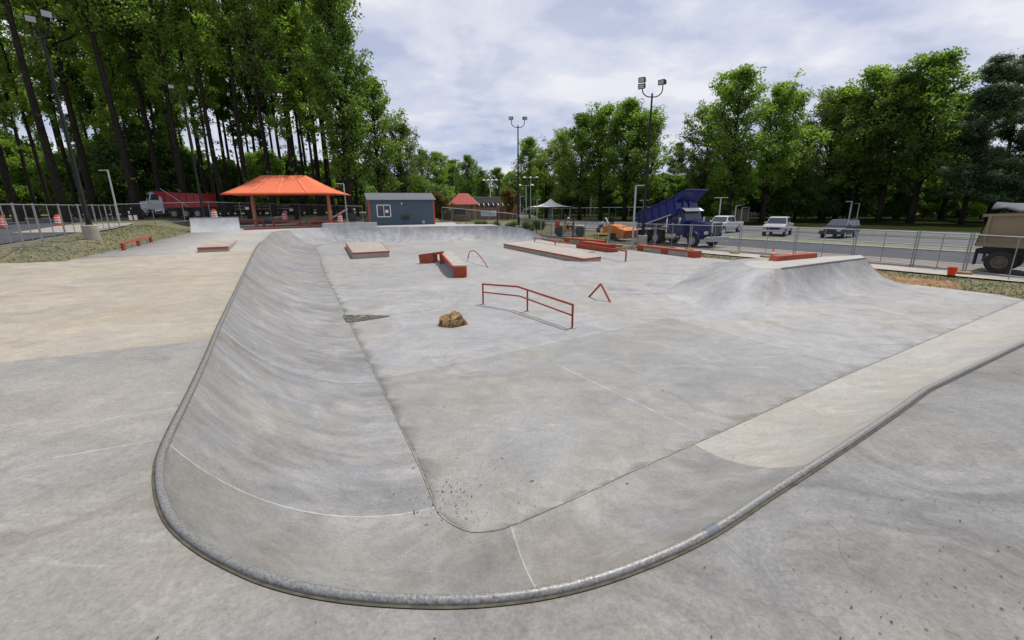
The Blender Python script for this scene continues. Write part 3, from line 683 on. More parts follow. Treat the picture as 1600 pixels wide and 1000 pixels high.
# cut-corner ledge over the hip
P0a, P0b = P(708, 433.5), P(727, 433); P1 = D(688, 393.5, 24.4); P2 = D(658, 397.5, 25.4)
t = thing('ledge', 'angled red steel ledge with a concrete top, rising over the low mound on open legs', 'skate ledge', (P0a.x, P0a.y, 0)); o_ = Vector((P0a.x, P0a.y, 0))
w_ = P0b-P0a; w_.z = 0; wv = Vector((.62, .16, 0))
pt = [P0a+Vector((0, 0, .56)), P1.copy(), P2.copy()]
for (p, q) in ((pt[0], pt[1]), (pt[1], pt[2])):
    wv2 = wv if p is pt[0] else Vector((.25, .6, 0))
    MB().slab([p-o_, p-o_+(Vector((.62, .1, 0)) if p is pt[0] else Vector((.6, .4, 0))), q-o_+(Vector((.6, .4, 0)) if p is pt[0] else wv2), q-o_], .05).build('ledge_top', PADM, t)
    MB().bar(p-o_+Vector((0, 0, -.06)), q-o_+Vector((0, 0, -.06)), .07, .14).build('steel_edge', RED, t)
MB().box(P0a-o_+Vector((.32, .22, .25)), (.62, .5, .52)).build('end_block', RED, t, bevel=.01)
pm = pt[1]-o_; zb = fh(P1.x, P1.y)
MB().slab([pm+Vector((.02, -.02, -.05)), pt[0]-o_+(pt[1]-pt[0])*.25+Vector((.02, 0, -.06)), pt[0]-o_+(pt[1]-pt[0])*.25+Vector((.1, .03, -.06)), pm+Vector((.12, .05, -.05))], .22).build('side_plate', RED, t)
MB().box(pm+Vector((.12, -.25, -(P1.z-zb)/2)), (.2, .5, P1.z-zb+.1)).build('middle_block', RED, t)
l0 = pt[2]-o_; MB().bar(l0+Vector((.0, 0.03, -.26)), l0+(pt[1]-pt[2])*.72+Vector((0, .03, -.28)), .35, .5).build('end_block', RED, t)
# ledge on the right quarter deck
a, b = P(1212, 408.5, QH), P(1277, 402.5, QH); L = (b-a).length; t = thing('ledge', 'solid red curb ledge with angled ends on the deck of the right quarter pipe', 'skate ledge', a, math.atan2(b.y-a.y, b.x-a.x))
MB().prism([(0, 0), (.16, .2), (L-.05, .2), (L, 0)], 0, .34).build('curb', RED, t, bevel=.01)
# low bench rail on the left deck
a, b = P(192.5, 391.5, DZ), P(237, 378.5, DZ); up3 = Vector((0, 0, .33)); t = thing('grind_rail', 'low flat red rail on three legs, on the left deck beside the grass', 'grind rail', a)
MB().bar(up3-(b-a)*.02, b-a+up3, .12, .08).build('rail_bar', REDTOP, t, bevel=.005)
for s in (.02, .5, .98):
    p = (b-a)*s; MB().box((p.x, p.y, .14), (.12, .12, .3)).build('leg', RED, t)
# freestanding quarter pipe at the back left
a, b = P(297.5, 363.5, DZ), P(376, 361, DZ); L = (b-a).length
poly = [(2.0-2.0*math.sin(R(60)*k/10)/math.sin(R(60))*.8, 1.15*(1-math.cos(R(60)*k/10))/(1-math.cos(R(60)))) for k in range(11)]+[(-.6, 1.15), (-.6, -.05), (2.0, -.05)]
q = MB(); M_ = Matrix.Rotation(R(-90), 4, 'Z'); q.prism(poly, 0, L, Matrix.Translation((0, 2.0, 0)) @ M_)
t = thing('quarter_pipe', 'small pale concrete quarter pipe box standing alone at the back of the left deck', 'quarter pipe', a, math.atan2(b.y-a.y, b.x-a.x))
q.build('ramp', concrete('small_ramp_concrete', (.32, .33, .35), arcs=False, amp=.8), t)
MB().bar((0, 1.6, 1.15), (L, 1.6, 1.15), .05, .05).build('coping', GALV, t)
# red rails below the canopy
for i, (u0, u1, s) in enumerate(((372, 414, 'left of the three red rails before the orange canopy, partly behind the small quarter pipe'), (427, 471, 'middle of the three red rails before the orange canopy, below an orange barrel'), (484, 526, 'right of the three red rails before the orange canopy, at the canopy post'))):
    a, b = P(u0, 355.5, DZ+.02), P(u1, 354.3, DZ+.02); a = Vector((a.x, a.y, DZ)); b = Vector((b.x, b.y, DZ)); h_ = Vector((0, 0, .62))
    t = thing('grind_rail', s, 'grind rail', a, 0, 'red rails before the canopy')
    MB().bar(h_, b-a+h_, .16, .16).build('rail_bar', RED, t)
    for s_ in (.03, .97):
        p = (b-a)*s_; MB().box((p.x, p.y, .28), (.16, .16, .58)).build('leg', RED, t)
a, b = P(377, 359.5, DZ), P(520, 355, DZ); cu = MB().bar(a+Vector((0, .4, .06)), b+Vector((0, .4, .06)), .9, .16).build('kerb_ledge', flat('maroon_paint', (.22, .06, .04), .6)); tag(cu, 'long flat maroon kerb below the three red rails', 'skate ledge')
# rock and gravel hole
def rock(name, c, s, seed, mat, label):
    bm = bmesh.new(); bmesh.ops.create_icosphere(bm, subdivisions=4, radius=1); rr = random.Random(seed)
    pl = [(Vector((rr.gauss(0, 1), rr.gauss(0, 1), rr.gauss(0, .8))).normalized(), rr.uniform(.55, .92)) for _ in range(16)]
    from mathutils import noise as mn
    for v in bm.verts:
        for nrm, d in pl:
            e = v.co.dot(nrm)-d
            if e > 0: v.co -= nrm*e*.85
        v.co *= 1+.10*mn.noise(v.co*3)+.05*mn.noise(v.co*9)
        v.co.z *= 1.0
        if v.co.x < -.15: v.co.z *= .78
        v.co = Vector((v.co.x*s[0], v.co.y*s[1], max(v.co.z, -.3)*s[2]))
    me = bpy.data.meshes.new(name); bm.to_mesh(me); bm.free(); me.materials.append(mat)
    o = bpy.data.objects.new(name, me); C.objects.link(o); o.location = c; return tag(o, label, 'rock')
m = N('brown_rock'); n2 = m.noise(4, 8, .7, 1.2); n3 = m.noise(22, 5, .7); c = m.ramp(n2, [(.3, (.06, .035, .015)), (.48, (.24, .14, .06)), (.6, (.42, .28, .15)), (.74, (.55, .43, .30))]); c = m.mix(1.0, c, m.ramp(n3, [(.3, .7), (.7, 1.2)]), 'MULTIPLY'); m.bump(n3, .9, .03)
ROCK = m.out(c, .9, 0, .2); rp = P(708, 508)
rock('rock', (rp.x, rp.y+.1, .02), (.52, .4, .42), 5, ROCK, 'rough brown boulder set in the concrete floor')
m = N('dark_gravel'); n2 = m.noise(9, 6, .8, 1.5); c = m.ramp(n2, [(.35, (.02, .025, .015)), (.52, (.09, .09, .06)), (.62, (.22, .22, .18)), (.7, (.5, .5, .46))]); m.bump(n2, 1, .04); GRV = m.out(c, .9)
hp = [(535, 493), (545, 492.3), (575, 492.2), (598, 493.3), (611, 493.8), (596, 497), (570, 501), (552, 503.5), (541, 504), (537, 498)]
pts = [P(u, v) for u, v in hp]
hole = MB(); hole.v = [(p.x, p.y, .008) for p in pts]; hole.f = [tuple(range(len(pts)))]; ho = hole.build('gravel_patch', GRV)
if ho.data.polygons[0].normal.z < 0: ho.data.flip_normals()
tag(ho, 'wedge shaped patch of dark gravel left open in the concrete floor', 'gravel patch')
rc = MB()
ct = sum(pts, Vector())/len(pts)
for _ in range(60):
    i = random.randrange(len(pts)); p = ct+(pts[i]-ct)*random.uniform(0, .9); s = random.uniform(.015, .04); rc.box((p.x, p.y, .012+s*.3), (s*1.5, s, s*.8), random.uniform(0, 3))
o = rc.build('stones', flat('grey_stone', (.3, .3, .27), .9, 0, .4, 8)); o.parent = ho; o['kind'] = 'stuff'
# leaf debris in the bowl corner
deb = MB(); dc = P(690, 770); n_d = 0
for k in range(330):
    if k < 150: p = P(random.gauss(690, 30), random.gauss(765, 28))
    elif k < 240: p = P(random.uniform(640, 860), random.uniform(690, 825))
    else: p = P(random.uniform(600, 1150), random.uniform(560, 800))
    # height of the surface here
    L_edge = min(((p-f).length, i) for i, f in enumerate(flo[4*P6:24*P6])); i_ = L_edge[1]+4*P6; f = flo[i_]; c_ = cop[i_]; run = math.hypot(c_.x-f.x, c_.y-f.y)
    dirv = Vector((c_.x-f.x, c_.y-f.y, 0))/run; s = (p-Vector((f.x, f.y, 0))).dot(dirv)
    z = .004
    if s > 0:
        Rr = (c_.z**2+run*run)/(2*c_.z); s = min(s, run*.5); z = Rr-math.sqrt(Rr*Rr-s*s)+.006
    sz = random.uniform(.003, .0075) if random.random() < .9 else random.uniform(.008, .014); r_ = random.uniform(0, 6)
    M_ = Matrix.Translation((p.x, p.y, z+.003)) @ Matrix.Rotation(r_, 4, 'Z') @ Matrix.Rotation(random.uniform(-.5, .5), 4, 'X')
    el = random.choice((1.1, 1.4, 1.8, 3.2)); deb.add([(-sz*el, 0, 0), (0, -sz*.6, .002), (sz*el, 0, .001), (0, sz*.6, .003)], [(0, 1, 2, 3)], M_)
for k in range(90):
    p = P(random.gauss(1450, 130), random.uniform(780, 1030), DZ) if k < 60 else P(random.uniform(0, 1500), random.uniform(960, 1100) if k % 2 else random.uniform(560, 900), DZ)
    if min((p-c_).length for c_ in cop[0:24*P6]) < .12 or (p.x > -3 and p.y > 2 and p.x < 1.5) or (p.x <= -3 and (p-Vector((-2.2, 5, DZ))).length < 2.2): continue
    sz = random.uniform(.003, .008); M_ = Matrix.Translation((p.x, p.y, DZ+.005)) @ Matrix.Rotation(random.uniform(0, 6), 4, 'Z'); deb.add([(-sz*1.5, 0, 0), (0, -sz*.7, .002), (sz*1.5, 0, .001), (0, sz*.7, .003)], [(0, 1, 2, 3)], M_)
o = deb.build('leaf_litter', flat('dry_leaf', (.10, .055, .03), .9, 0, .7, 30)); tag(o, 'scattered dry leaf bits and twigs in the corner of the bowl', 'litter', None, 'stuff')
# ------------------------------------------------------------------ light masts
def mast(base, h, label, heads, rz=0, concz=.95):
    t = thing('floodlight_mast', label, 'light mast', base, rz, 'black floodlight masts round the skatepark')
    MB().lathe([(.36, -.3), (.36, concz-.03), (.33, concz)], 24).build('concrete_base', CONC, t, True)
    pl = MB(); pl.lathe([(.17, concz), (.17, concz+.05), (.125, concz+.06), (.125, concz+.5), (.115, concz+.52), (.065, h)], 12); pl.build('pole', BLACK, t, True)
    for sx in (-1, 1):
        pts = []
        for k in range(9):
            a = math.pi/2*k/8; pts.append((sx*(.12+.62*math.sin(a)), 0, h-.25+.52*(1-math.cos(a))))
        pts = [(0, 0, h-.22)]+pts+[(sx*.74, 0, h+.62)]
        MB().tube(pts, .04, 8).build('arm', BLACK, t, True)
    for (sx, dz_, yaw, pit) in heads:
        Mh = Matrix.Translation((sx*.74, 0, h+.72+dz_)) @ Matrix.Rotation(yaw, 4, 'Z') @ Matrix.Rotation(pit, 4, 'X')
        f = MB(); f.add([(-.24, -.3, -.18), (.24, -.3, -.18), (.24, -.3, .18), (-.24, -.3, .18), (-.16, .2, -.13), (.16, .2, -.13), (.16, .2, .13), (-.16, .2, .13)], [(0, 1, 2, 3), (4, 7, 6, 5), (0, 4, 5, 1), (1, 5, 6, 2), (2, 6, 7, 3), (3, 7, 4, 0)], Mh)
        f.box(tuple((Mh @ Vector((0, .26, -.02)))), (.2, .2, .2)); fo = f.build('floodlight', BLACK, t)
        l = MB(); l.add([(-.19, -.306, -.13), (.19, -.306, -.13), (.19, -.306, .13), (-.19, -.306, .13)], [(0, 1, 2, 3)], Mh); l.build('lens', LENS, fo)
    return t
p = P(1003, 386.5, -.03); mast((p.x, p.y, -.03), 11.2, 'tallest black floodlight mast, in front of the raised blue truck bed', [(-1, .15, R(-35), R(8)), (-1, -.22, R(-35), R(18)), (1, 0, R(-45), R(8))])
p = D(810, 357, 54); mast((p.x, p.y, G(p.x, p.y)), 12.15, 'black floodlight mast rising in the centre behind the far wall', [(-1, 0, R(-20), R(8)), (1, 0, R(15), R(8))], R(5), .9)
p = P(146, 378.5, 1.5); mast((p.x, p.y, 1.45), 10.4, 'black floodlight mast on a round concrete base in the left grass', [(-1, 0, R(75), R(12)), (1, 0, R(75), R(12))], R(-22), 1.0)
p = D(320, 346, 43); mast((p.x, p.y, G(p.x, p.y)), 11.7, 'black floodlight mast in front of the red dump truck bed', [(-1, 0, R(25), R(10)), (1, 0, R(25), R(10))], R(20), .5)
# ------------------------------------------------------------------ lamp posts
def lamp(px, py, Y, z, top_v, label, double=False, name='street_lamp', rz=0):
    b = D(px, py, Y); hh = None
    # height so that the top reaches top_v
    k = ray(px, top_v); h_ = CZ+k[2]/k[1]*Y-z
    t = thing(name, label, 'lamp post', (b.x, b.y, z), rz, 'grey lamp posts')
    MB().lathe([(.13, 0), (.13, .04), (.085, .05), (.07, h_-.02)], 8).build('pole', GREYP, t, True)
    MB().lathe([(.2, -.2), (.2, .06)], 12).build('base', CONC, t)
    for s in ((-1, 1) if double else (1,)):
        MB().box((s*.42, 0, h_), (.75, .3, .07)).build('lamp_head', GREYP, t, bevel=.02)
    return t
lamp(988, 385, 35.5, -.03, 290, 'nearest single arm grey lamp post, beside the raised blue truck bed')
lamp(1122, 352, 54, -.03, 309, 'grey lamp post with a double head, above the white pickup', True)
lamp(1147, 350, 68, -.03, 321, 'grey lamp post behind the bed of the white pickup')
lamp(1157, 349, 74, -.03, 324, 'smallest grey lamp post right of the brown dumpster fence')
lamp(1324, 355, 62, -.03, 315, 'grey lamp post behind the dark parked car, the nearer of two', rz=R(180))
lamp(1336, 355, 72, -.03, 318, 'grey lamp post behind the dark parked car, the farther of two', rz=R(180))
lamp(186, 343, 45, 1.95, 266, 'tall grey lamp post behind the left fence', rz=R(180))
lamp(207, 332, 60, 2.2, 271, 'dark grey lamp post just left of the white truck cab', True)
lamp(543, 348, 50, 1.6, 287, 'grey lamp post between the canopy and the grey shed', rz=R(180))
lamp(507, 341, 62, 2.0, 303, 'thin grey lamp post behind the right canopy post', rz=R(180))
lamp(813, 344, 88, .0, 307, 'short grey lamp post right of the centre mast')
lamp(839, 342, 92, .0, 312, 'short grey lamp post left of the white tent')
lamp(1004, 345, 75, -.03, 344-31, 'far lamp post seen behind the tallest mast', True)
lamp(1053, 344, 95, -.03, 319, 'far lamp post just behind the blue truck cab')
def court_light(px, Y, top_v, label, n=3):
    k = ray(px, top_v); h_ = CZ+k[2]/k[1]*Y; b = D(px, 340, Y); t = thing('sports_light', label, 'sports light', (b.x, b.y, 0), 0, 'sports court lights')
    MB().lathe([(.14, -.1), (.08, h_)], 8).build('pole', GREYP, t, True)
    MB().box((0, 0, h_-.1), (1.6+.5*n, .1, .1)).build('crossarm', GREYP, t)
    for i in range(n):
        x = (i-(n-1)/2)*(1.9+.1*n)/max(1, n-1)*1.3
        MB().lathe([(.1, 0), (.36, -.12), (.38, -.3)], 10, Matrix.Translation((x, 0, h_+.15))).build('lamp_head', WHITE, t, True)
court_light(767, 110, 281, 'sports light with four heads above the long low building', 4)
court_light(822, 100, 289, 'shorter sports light right of the centre mast', 2)
court_light(829, 105, 277, 'taller sports light left of the white tent', 3)
court_light(922, 125, 282, 'sports light standing alone before the trees right of the white tent', 3)
# ------------------------------------------------------------------ fences
CH = chainmat('chain_link_grey', (.16, .165, .17), 12, .055); CHD = chainmat('chain_link_dark', (.06, .065, .07), 12, .06)
def fence(label, pts, h, spacing, mat_post, mat_mesh, name='chain_link_fence', cat='fence', feet=None, double=False, bottom=True, r=.024, caps=False):
    pts = [Vector(p) for p in pts]; o_ = pts[0]; t = thing(name, label, cat, o_)
    rails = MB()
    for a, b in zip(pts[:-1], pts[1:]):
        L = (b-a).length; n = max(1, round(L/spacing)); ang = math.atan2(b.y-a.y, b.x-a.x)
        rails.tube([a-o_+Vector((0, 0, h-.04)), b-o_+Vector((0, 0, h-.04))], r*.85, 6)
        if bottom: rails.tube([a-o_+Vector((0, 0, .12)), b-o_+Vector((0, 0, .12))], r*.8, 6)
        for i in range(n):
            p = a+(b-a)*(i/n)-o_
            if double:
                e = (b-a).normalized()*.06
                for s in (-1, 1): MB().tube([p+e*s, p+e*s+Vector((0, 0, h+.03))], r, 6).build('post', mat_post, t, True)
                if spacing > 2.5:
                    p2 = a+(b-a)*((i+.5)/n)-o_; MB().tube([p2+Vector((0, 0, .1)), p2+Vector((0, 0, h-.05))], r*.7, 6).build('stay', mat_post, t, True)
            else: MB().tube([p, p+Vector((0, 0, h+.03))], r, 6).build('post', mat_post, t, True)
        mm = MB(); mm.v = [(0, 0, .1), (L, 0, .1), (L, 0, h-.05), (0, 0, h-.05)]; mm.f = [(0, 1, 2, 3)]
        mo = mm.build('chain_mesh', mat_mesh, t); mo.location = a-o_; dz_ = (b.z-a.z); mo.rotation_euler = (0, -math.atan2(dz_, math.hypot(b.x-a.x, b.y-a.y)), ang)
    p = pts[-1]-o_; MB().tube([p, p+Vector((0, 0, h+.03))], r, 6).build('post', mat_post, t, True)
    rails.build('rails', mat_post, t, True); return t
def gp(u, v, z): p = P(u, v, z); return Vector((p.x, p.y, z))
FL = [Vector((-17.6, 12.6, 1.7)), gp(0, 394, 1.72), gp(67, 378, 1.74), gp(132, 365.5, 1.76), gp(187, 355.5, 1.8)]
fence('temporary chain link fence between the left grass and the asphalt lot', FL, 1.83, 3.4, GALV, CH, 'temporary_fence', double=True, r=.03)
fence('long chain link fence running behind the canopy from the red truck to the shed', [gp(187, 355.5, 1.8), D(330, 344, 47.5), D(470, 346, 50), D(568, 348, 52)] , 1.9, 3.3, GALV, CH, r=.032)
fence('chain link fence between the grey shed and the red roofed kiosk', [Vector((-8.4, 54.5, 1.3)), Vector((0.2, 56.5, .45)), Vector((1.5, 56, .15))], 1.9, 3.3, GALV, CH, r=.03)
FR = [(994, 385), (1022, 386.5), (1077, 390), (1154, 395), (1240, 400), (1330, 407.5), (1424, 416.5), (1505, 426), (1660, 446)]
frp = [gp(u, v, .0) for u, v in FR]; frp = [gp(815, 368, .05), gp(880, 375.5, .0)]+frp
fr = fence('temporary chain link fence along the road from the roller to the tan truck', frp, 1.83, 3.3, GALV, CH, 'temporary_fence', double=True, r=.03)
SAND = flat('sandbag_cloth', (.30, .20, .10), .95, 0, .25, 6, .6)
for i, (u, v, s) in enumerate(((967, 384, 'tan sandbag on the fence foot left of the nearest lamp post'), (1077, 390, 'tan sandbag below the front wheel of the blue dump truck'), (1148, 396, 'tan sandbag on the fence foot at the start of the grass strip'), (1196, 402, 'tan sandbag beside the orange cone'), (1504, 428, 'tan sandbag on the fence foot beside the orange bucket'))):
    p = P(u, v, .04); b = bmesh.new(); bmesh.ops.create_uvsphere(b, u_segments=12, v_segments=8, radius=1)
    for v_ in b.verts:
        v_.co.x = math.copysign(abs(v_.co.x)**.7, v_.co.x)*.34*(1+.1*math.sin(v_.co.y*7)); v_.co.y *= .2; v_.co.z = v_.co.z*.09*(1-.25*math.cos(v_.co.x*9))+.06
    me = bpy.data.meshes.new('sandbag'); b.to_mesh(me); b.free(); me.materials.append(SAND); me.polygons.foreach_set('use_smooth', [True]*len(me.polygons))
    o = bpy.data.objects.new('sandbag', me); C.objects.link(o); o.location = p; o.rotation_euler = (0, 0, R(-50)); tag(o, s, 'sandbag', 'sandbags on fence feet')
# fence panel feet on the left
for i, (u, v, s) in enumerate(((50, 387, 'steel fence foot nearest the left edge of the photo'), (100, 378, 'steel fence foot left of the concrete mast base'), (168, 362, 'steel fence foot right of the concrete mast base'))):
    p = gp(u, v, 1.71); o = MB().bar(Vector((-.45, -.3, .03)), Vector((.45, .3, .03)), .05, .05).build('steel_foot', GALV, None, loc=p); tag(o, s, 'fence foot', 'fence feet in the left grass')
# black picket fence
bp_ = [gp(812, 361, .35), gp(838, 367, .1), gp(862, 373, .0), gp(905, 377, 0)]
t = thing('picket_fence', 'black metal picket fence curving behind the far right end of the park', 'fence', bp_[0]); rr = MB(); pk = MB()
for a, b in zip(bp_[:-1], bp_[1:]):
    L = (b-a).length; n = int(L/.22)
    for z in (.15, 1.35): rr.bar(a-bp_[0]+Vector((0, 0, z)), b-bp_[0]+Vector((0, 0, z)), .04)
    for i in range(n): p = a+(b-a)*(i/n)-bp_[0]; pk.bar(p, p+Vector((0, 0, 1.5)), .025)
    p = a-bp_[0]; MB().bar(p, p+Vector((0, 0, 1.65)), .07).build('post', BLACK, t)
rr.build('rails', BLACK, t); pk.build('pickets', BLACK, t)
for (u, v, hh, s) in ((895, 371, 2.0, 'black fence post beside the yellow roller'), (785, 352, 2.3, 'black post behind the far wall left of the centre mast')):
    p = gp(u, v+3, 0) if u > 800 else Vector((-1.6, 52, .25)); o = MB().box((0, 0, hh/2), (.12, .12, hh)).build('fence_post', BLACK, None, loc=p); tag(o, s, 'post')
# court fence far away
fence('tall grey chain link fence round the far sports court', [Vector((2.5, 92, 0)), Vector((14, 106, 0)), Vector((28, 120, 0)), Vector((46, 122, 0))], 2.6, 3.5, GREYP, CHD, 'court_fence', bottom=False, r=.05)
# small white signs on the back fence
for (u, v, Y, s) in ((386, 325.5, 48.6, 'small white sign on the back fence, left of three under the canopy'), (455, 328, 49.6, 'small white sign on the back fence, middle of three under the canopy'), (516, 331, 51, 'small white sign on the back fence behind the right canopy post')):
    p = D(u, v, Y-.12); o = MB().box((0, 0, 0), (.42, .015, .27)).build('sign', WHITE, None, loc=p); tag(o, s, 'sign', 'small white signs on the back fence')
p = D(871, 349.5, 45.2); o = MB().box((0, 0, 0), (.5, .02, .62)).build('sign', flat('red_sign', (.5, .05, .05), .5), None, loc=p); tag(o, 'small red sign hanging on the fence left of the yellow roller', 'sign')
p = D(210, 340, 39.5)
for i, dx in enumerate((-.35, .1)):
    o = MB().box((dx, 0, 0), (.3, .015, .42)).build('sign', WHITE, None, loc=(p.x, p.y, p.z)); tag(o, ('left' if i == 0 else 'right')+' one of a pair of small white signs before the white truck wheel', 'sign', 'pair of white signs')
# ------------------------------------------------------------------ barrels, cone, bucket
OR = flat('orange_plastic', (.80, .10, .03), .4, 0, .08, 3); RW = flat('reflective_white', (.8, .78, .75), .4, 0, .05, 3)
def barrel(p, label, s=1.0):
    t = thing('traffic_barrel', label, 'traffic barrel', p, 0, 'orange traffic barrels')
    MB().lathe([(.42, 0), (.42, .07), (.3, .08)], 16).build('base', RUBBER, t, True)
    MB().lathe([(.29, .07), (.285, .3), (.265, .31), (.26, .52), (.245, .53), (.24, .74), (.225, .75), (.215, .95), (.2, 1.0)], 18).build('body', OR, t, True)
    for r, z in ((.281, .36), (.258, .58), (.24, .79)): MB().lathe([(r, z-.055), (r, z+.055)], 18).build('stripe', RW, t, True)
    MB().box((0, 0, 1.04), (.22, .05, .1)).build('handle', OR, t); t.scale = (s, s, s)
barrel((-42.5, 37.3, G(-42.5, 37.3)+.03), 'orange and white traffic barrel farthest left in the asphalt lot', .95)
p = D(91, 345, 40.0); barrel((p.x, p.y, G(p.x, p.y)+.03), 'orange and white traffic barrel second from the left, in the asphalt lot', .95)
p = D(336.5, 346, 42.5); barrel((p.x, p.y, p.z+.05), 'orange traffic barrel behind the small quarter pipe')
p = D(446, 346.5, 48); barrel((p.x, p.y, p.z), 'orange traffic barrel under the middle of the canopy')
p = D(532, 350, 48); barrel((p.x, p.y, p.z), 'orange traffic barrel between the right canopy post and the shed')
p = P(1207, 402.5, .03); t = thing('traffic_cone', 'small orange traffic cone behind the right quarter pipe', 'traffic cone', p)
MB().box((0, 0, .02), (.34, .34, .04)).build('base', OR, t); MB().lathe([(.13, .04), (.02, .6)], 14).build('body', OR, t, True); MB().lathe([(.098, .25), (.07, .38)], 14).build('stripe', RW, t, True)
p = P(1486, 430, .05); t = thing('bucket', 'orange bucket standing on the sidewalk by the fence', 'bucket', p); t.scale = (.78, .78, .78)
BK = MB(); BK.lathe([(.17, 0), (.225, .42), (.24, .42), (.24, .46), (.21, .46), (.2, .4), (.15, .02)], 20); BK.build('body', flat('red_orange_plastic', (.75, .06, .02), .4, 0, .08, 3), t, True)
MB().tube([(.23*math.cos(a), .02, .4-.26*math.sin(a)) for a in [math.pi*k/10 for k in range(11)]], .008, 6).build('handle', GALV, t)
# ------------------------------------------------------------------ canopy
ORF = flat('orange_fabric', (.68, .165, .075), .75, 0, .06, 1.5); ORP = flat('orange_post_paint', (.50, .22, .12), .5, 0, .1, 2)
cl, crr = D(343, 303, 43.5), D(524, 304, 45.0); dirx = (crr-cl); dirx.z = 0; Wd = dirx.length; ang = math.atan2(dirx.y, dirx.x); base_z = 1.45
t = thing('shade_canopy', 'large orange fabric hip canopy on four posts at the back left of the park', 'shade canopy', (cl.x, cl.y, base_z), ang)
ez = cl.z-base_z; rz_ = 1.95; dp = 7.5
cn = MB(); e = [(0, 0, ez), (Wd, 0, ez), (Wd, dp, ez), (0, dp, ez)]; rdg = [(Wd*.24, dp/2, ez+rz_), (Wd*.655, dp/2, ez+rz_)]
NSEG = 10
def face(a, b, c_, d_, nu=14, nv=8, sag=.12):
    a, b, c_, d_ = map(Vector, (a, b, c_, d_)); k0 = len(cn.v)
    for j in range(nv+1):
        for i in range(nu+1):
            s, r_ = i/nu, j/nv; p = (a*(1-s)+b*s)*(1-r_)+(d_*(1-s)+c_*s)*r_
            p.z -= sag*math.sin(math.pi*r_)*1.0; 
            if r_ < .5: p.z += .10*math.sin(math.pi*s)*(1-2*r_)*0
            cn.v.append(tuple(p))
    for j in range(nv):
        for i in range(nu): q = k0+j*(nu+1)+i; cn.f.append((q, q+1, q+nu+2, q+nu+1))
face(e[0], e[1], rdg[1], rdg[0]); face(e[2], e[3], rdg[0], rdg[1]); face(e[3], e[0], rdg[0], rdg[0]); face(e[1], e[2], rdg[1], rdg[1])
co = cn.build('fabric_roof', ORF, t, True); so_ = co.modifiers.new('thick', 'SOLIDIFY'); so_.thickness = .03
MB().bar((0.1, 0, ez-.03), (Wd-.1, 0, ez-.03), .07, .12).build('hem', flat('orange_hem', (.75, .09, .03), .6), t)
SEAM = flat('pale_seam', (.85, .35, .25), .7)
for s in (.24, .5, .76):
    sm = MB()
    a, b = Vector(e[0])*(1-s)+Vector(e[1])*s, Vector(rdg[0])*(1-s)+Vector(rdg[1])*s; sm.bar(a+Vector((0, -.03, .05)), a+(b-a)*.5+Vector((0, -.06, -.07)), .04, .03); sm.bar(a+(b-a)*.5+Vector((0, -.06, -.07)), b+Vector((0, -.03, .02)), .04, .03)
    sm.build('seam', SEAM, co)
for x, y in ((1.6, dp*.42), (Wd-1.5, dp*.42)):
    MB().lathe([(.19, 0), (.17, ez+.1)], 12, Matrix.Translation((x, y, 0))).build('post', ORP, t, True)
    MB().bar((x, y, ez-.05), (x+(-1.3 if x < 3 else 1.3), y-1.2, ez-.02), .16, .2).build('bracket', ORP, t)
# ------------------------------------------------------------------ grey shed
ang = R(22); fl0 = D(578, 353, 47.2); Ls, Ws, Hs = 7.0, 3.6, 2.72
t = thing('shed', 'grey blue timber shed with orange corner trim and shingle roof behind the far wall', 'shed', (fl0.x, fl0.y, 1.3), ang)
m = N('grey_blue_siding'); sx = m.n.new('ShaderNodeSeparateXYZ'); m.l.new(m.co.outputs['Object'], sx.inputs[0]); gro = m.math('LESS_THAN', m.math('FRACT', m.math('MULTIPLY', sx.outputs[0], 2.46)), .03)
n2 = m.noise(2, 5); c = m.mix(m.ramp(n2, [(.3, 0.0), (.7, 1.0)]), (.062, .092, .118), (.078, .110, .138)); c = m.mix(m.math('MULTIPLY', gro, .5), c, (.03, .045, .06)); SID = m.out(c, .6)
MB().box((Ls/2, Ws/2, Hs/2), (Ls, Ws, Hs)).build('wall', SID, t)
m = N('asphalt_shingle'); n2 = m.noise(16, 4, .7, 0, m.map(sc=(1, 3, 3))); n3 = m.noise(1.5, 3); c = m.ramp(n2, [(.3, (.05, .055, .065)), (.5, (.12, .125, .14)), (.7, (.24, .245, .26))]); m.bump(n2, .5, .02); SHG = m.out(c, .9)
rf = MB(); rh = .72; rf.prism([(-.2, Hs-.04), (-.2, Hs+.04), (Ws/2, Hs+rh), (Ws+.2, Hs+.04), (Ws+.2, Hs-.04), (Ws/2, Hs+rh-.12)], -.15, Ls+.15, Matrix.Rotation(R(90), 4, 'Z') @ Matrix.Scale(-1, 4, (0, 1, 0))); rf.build('roof', SHG, t)
gb = MB(); gb.prism([(0, Hs-.02), (Ws/2, Hs+rh-.14), (Ws, Hs-.02)], .01, Ls-.01, Matrix.Rotation(R(90), 4, 'Z') @ Matrix.Scale(-1, 4, (0, 1, 0))); gb.build('gable', flat('brown_grey_gable', (.16, .14, .13), .7), t)
MB().box((-.012, Ws/2, Hs/2), (.02, Ws-.2, Hs-.02)).build('side_cladding', flat('weathered_side', (.17, .145, .135), .8, 0, .2, 2), t)
TR = flat('orange_trim', (.42, .085, .045), .6)
for x in (.07, Ls-.07): MB().box((x, -.012, Hs/2), (.17, .03, Hs-.02)).build('corner_trim', TR, t)
MB().box((-.03, .12, Hs/2), (.03, .2, Hs-.04)).build('corner_trim', TR, t); MB().box((-.03, Ws-.1, Hs/2), (.03, .2, Hs-.04)).build('corner_trim', TR, t)
MB().box((Ls/2, -.24, Hs-.0), (Ls+.3, .03, .1)).build('fascia', flat('pale_fascia', (.35, .38, .42), .6), t)
wf = MB(); wx, wz = 1.55, 1.55
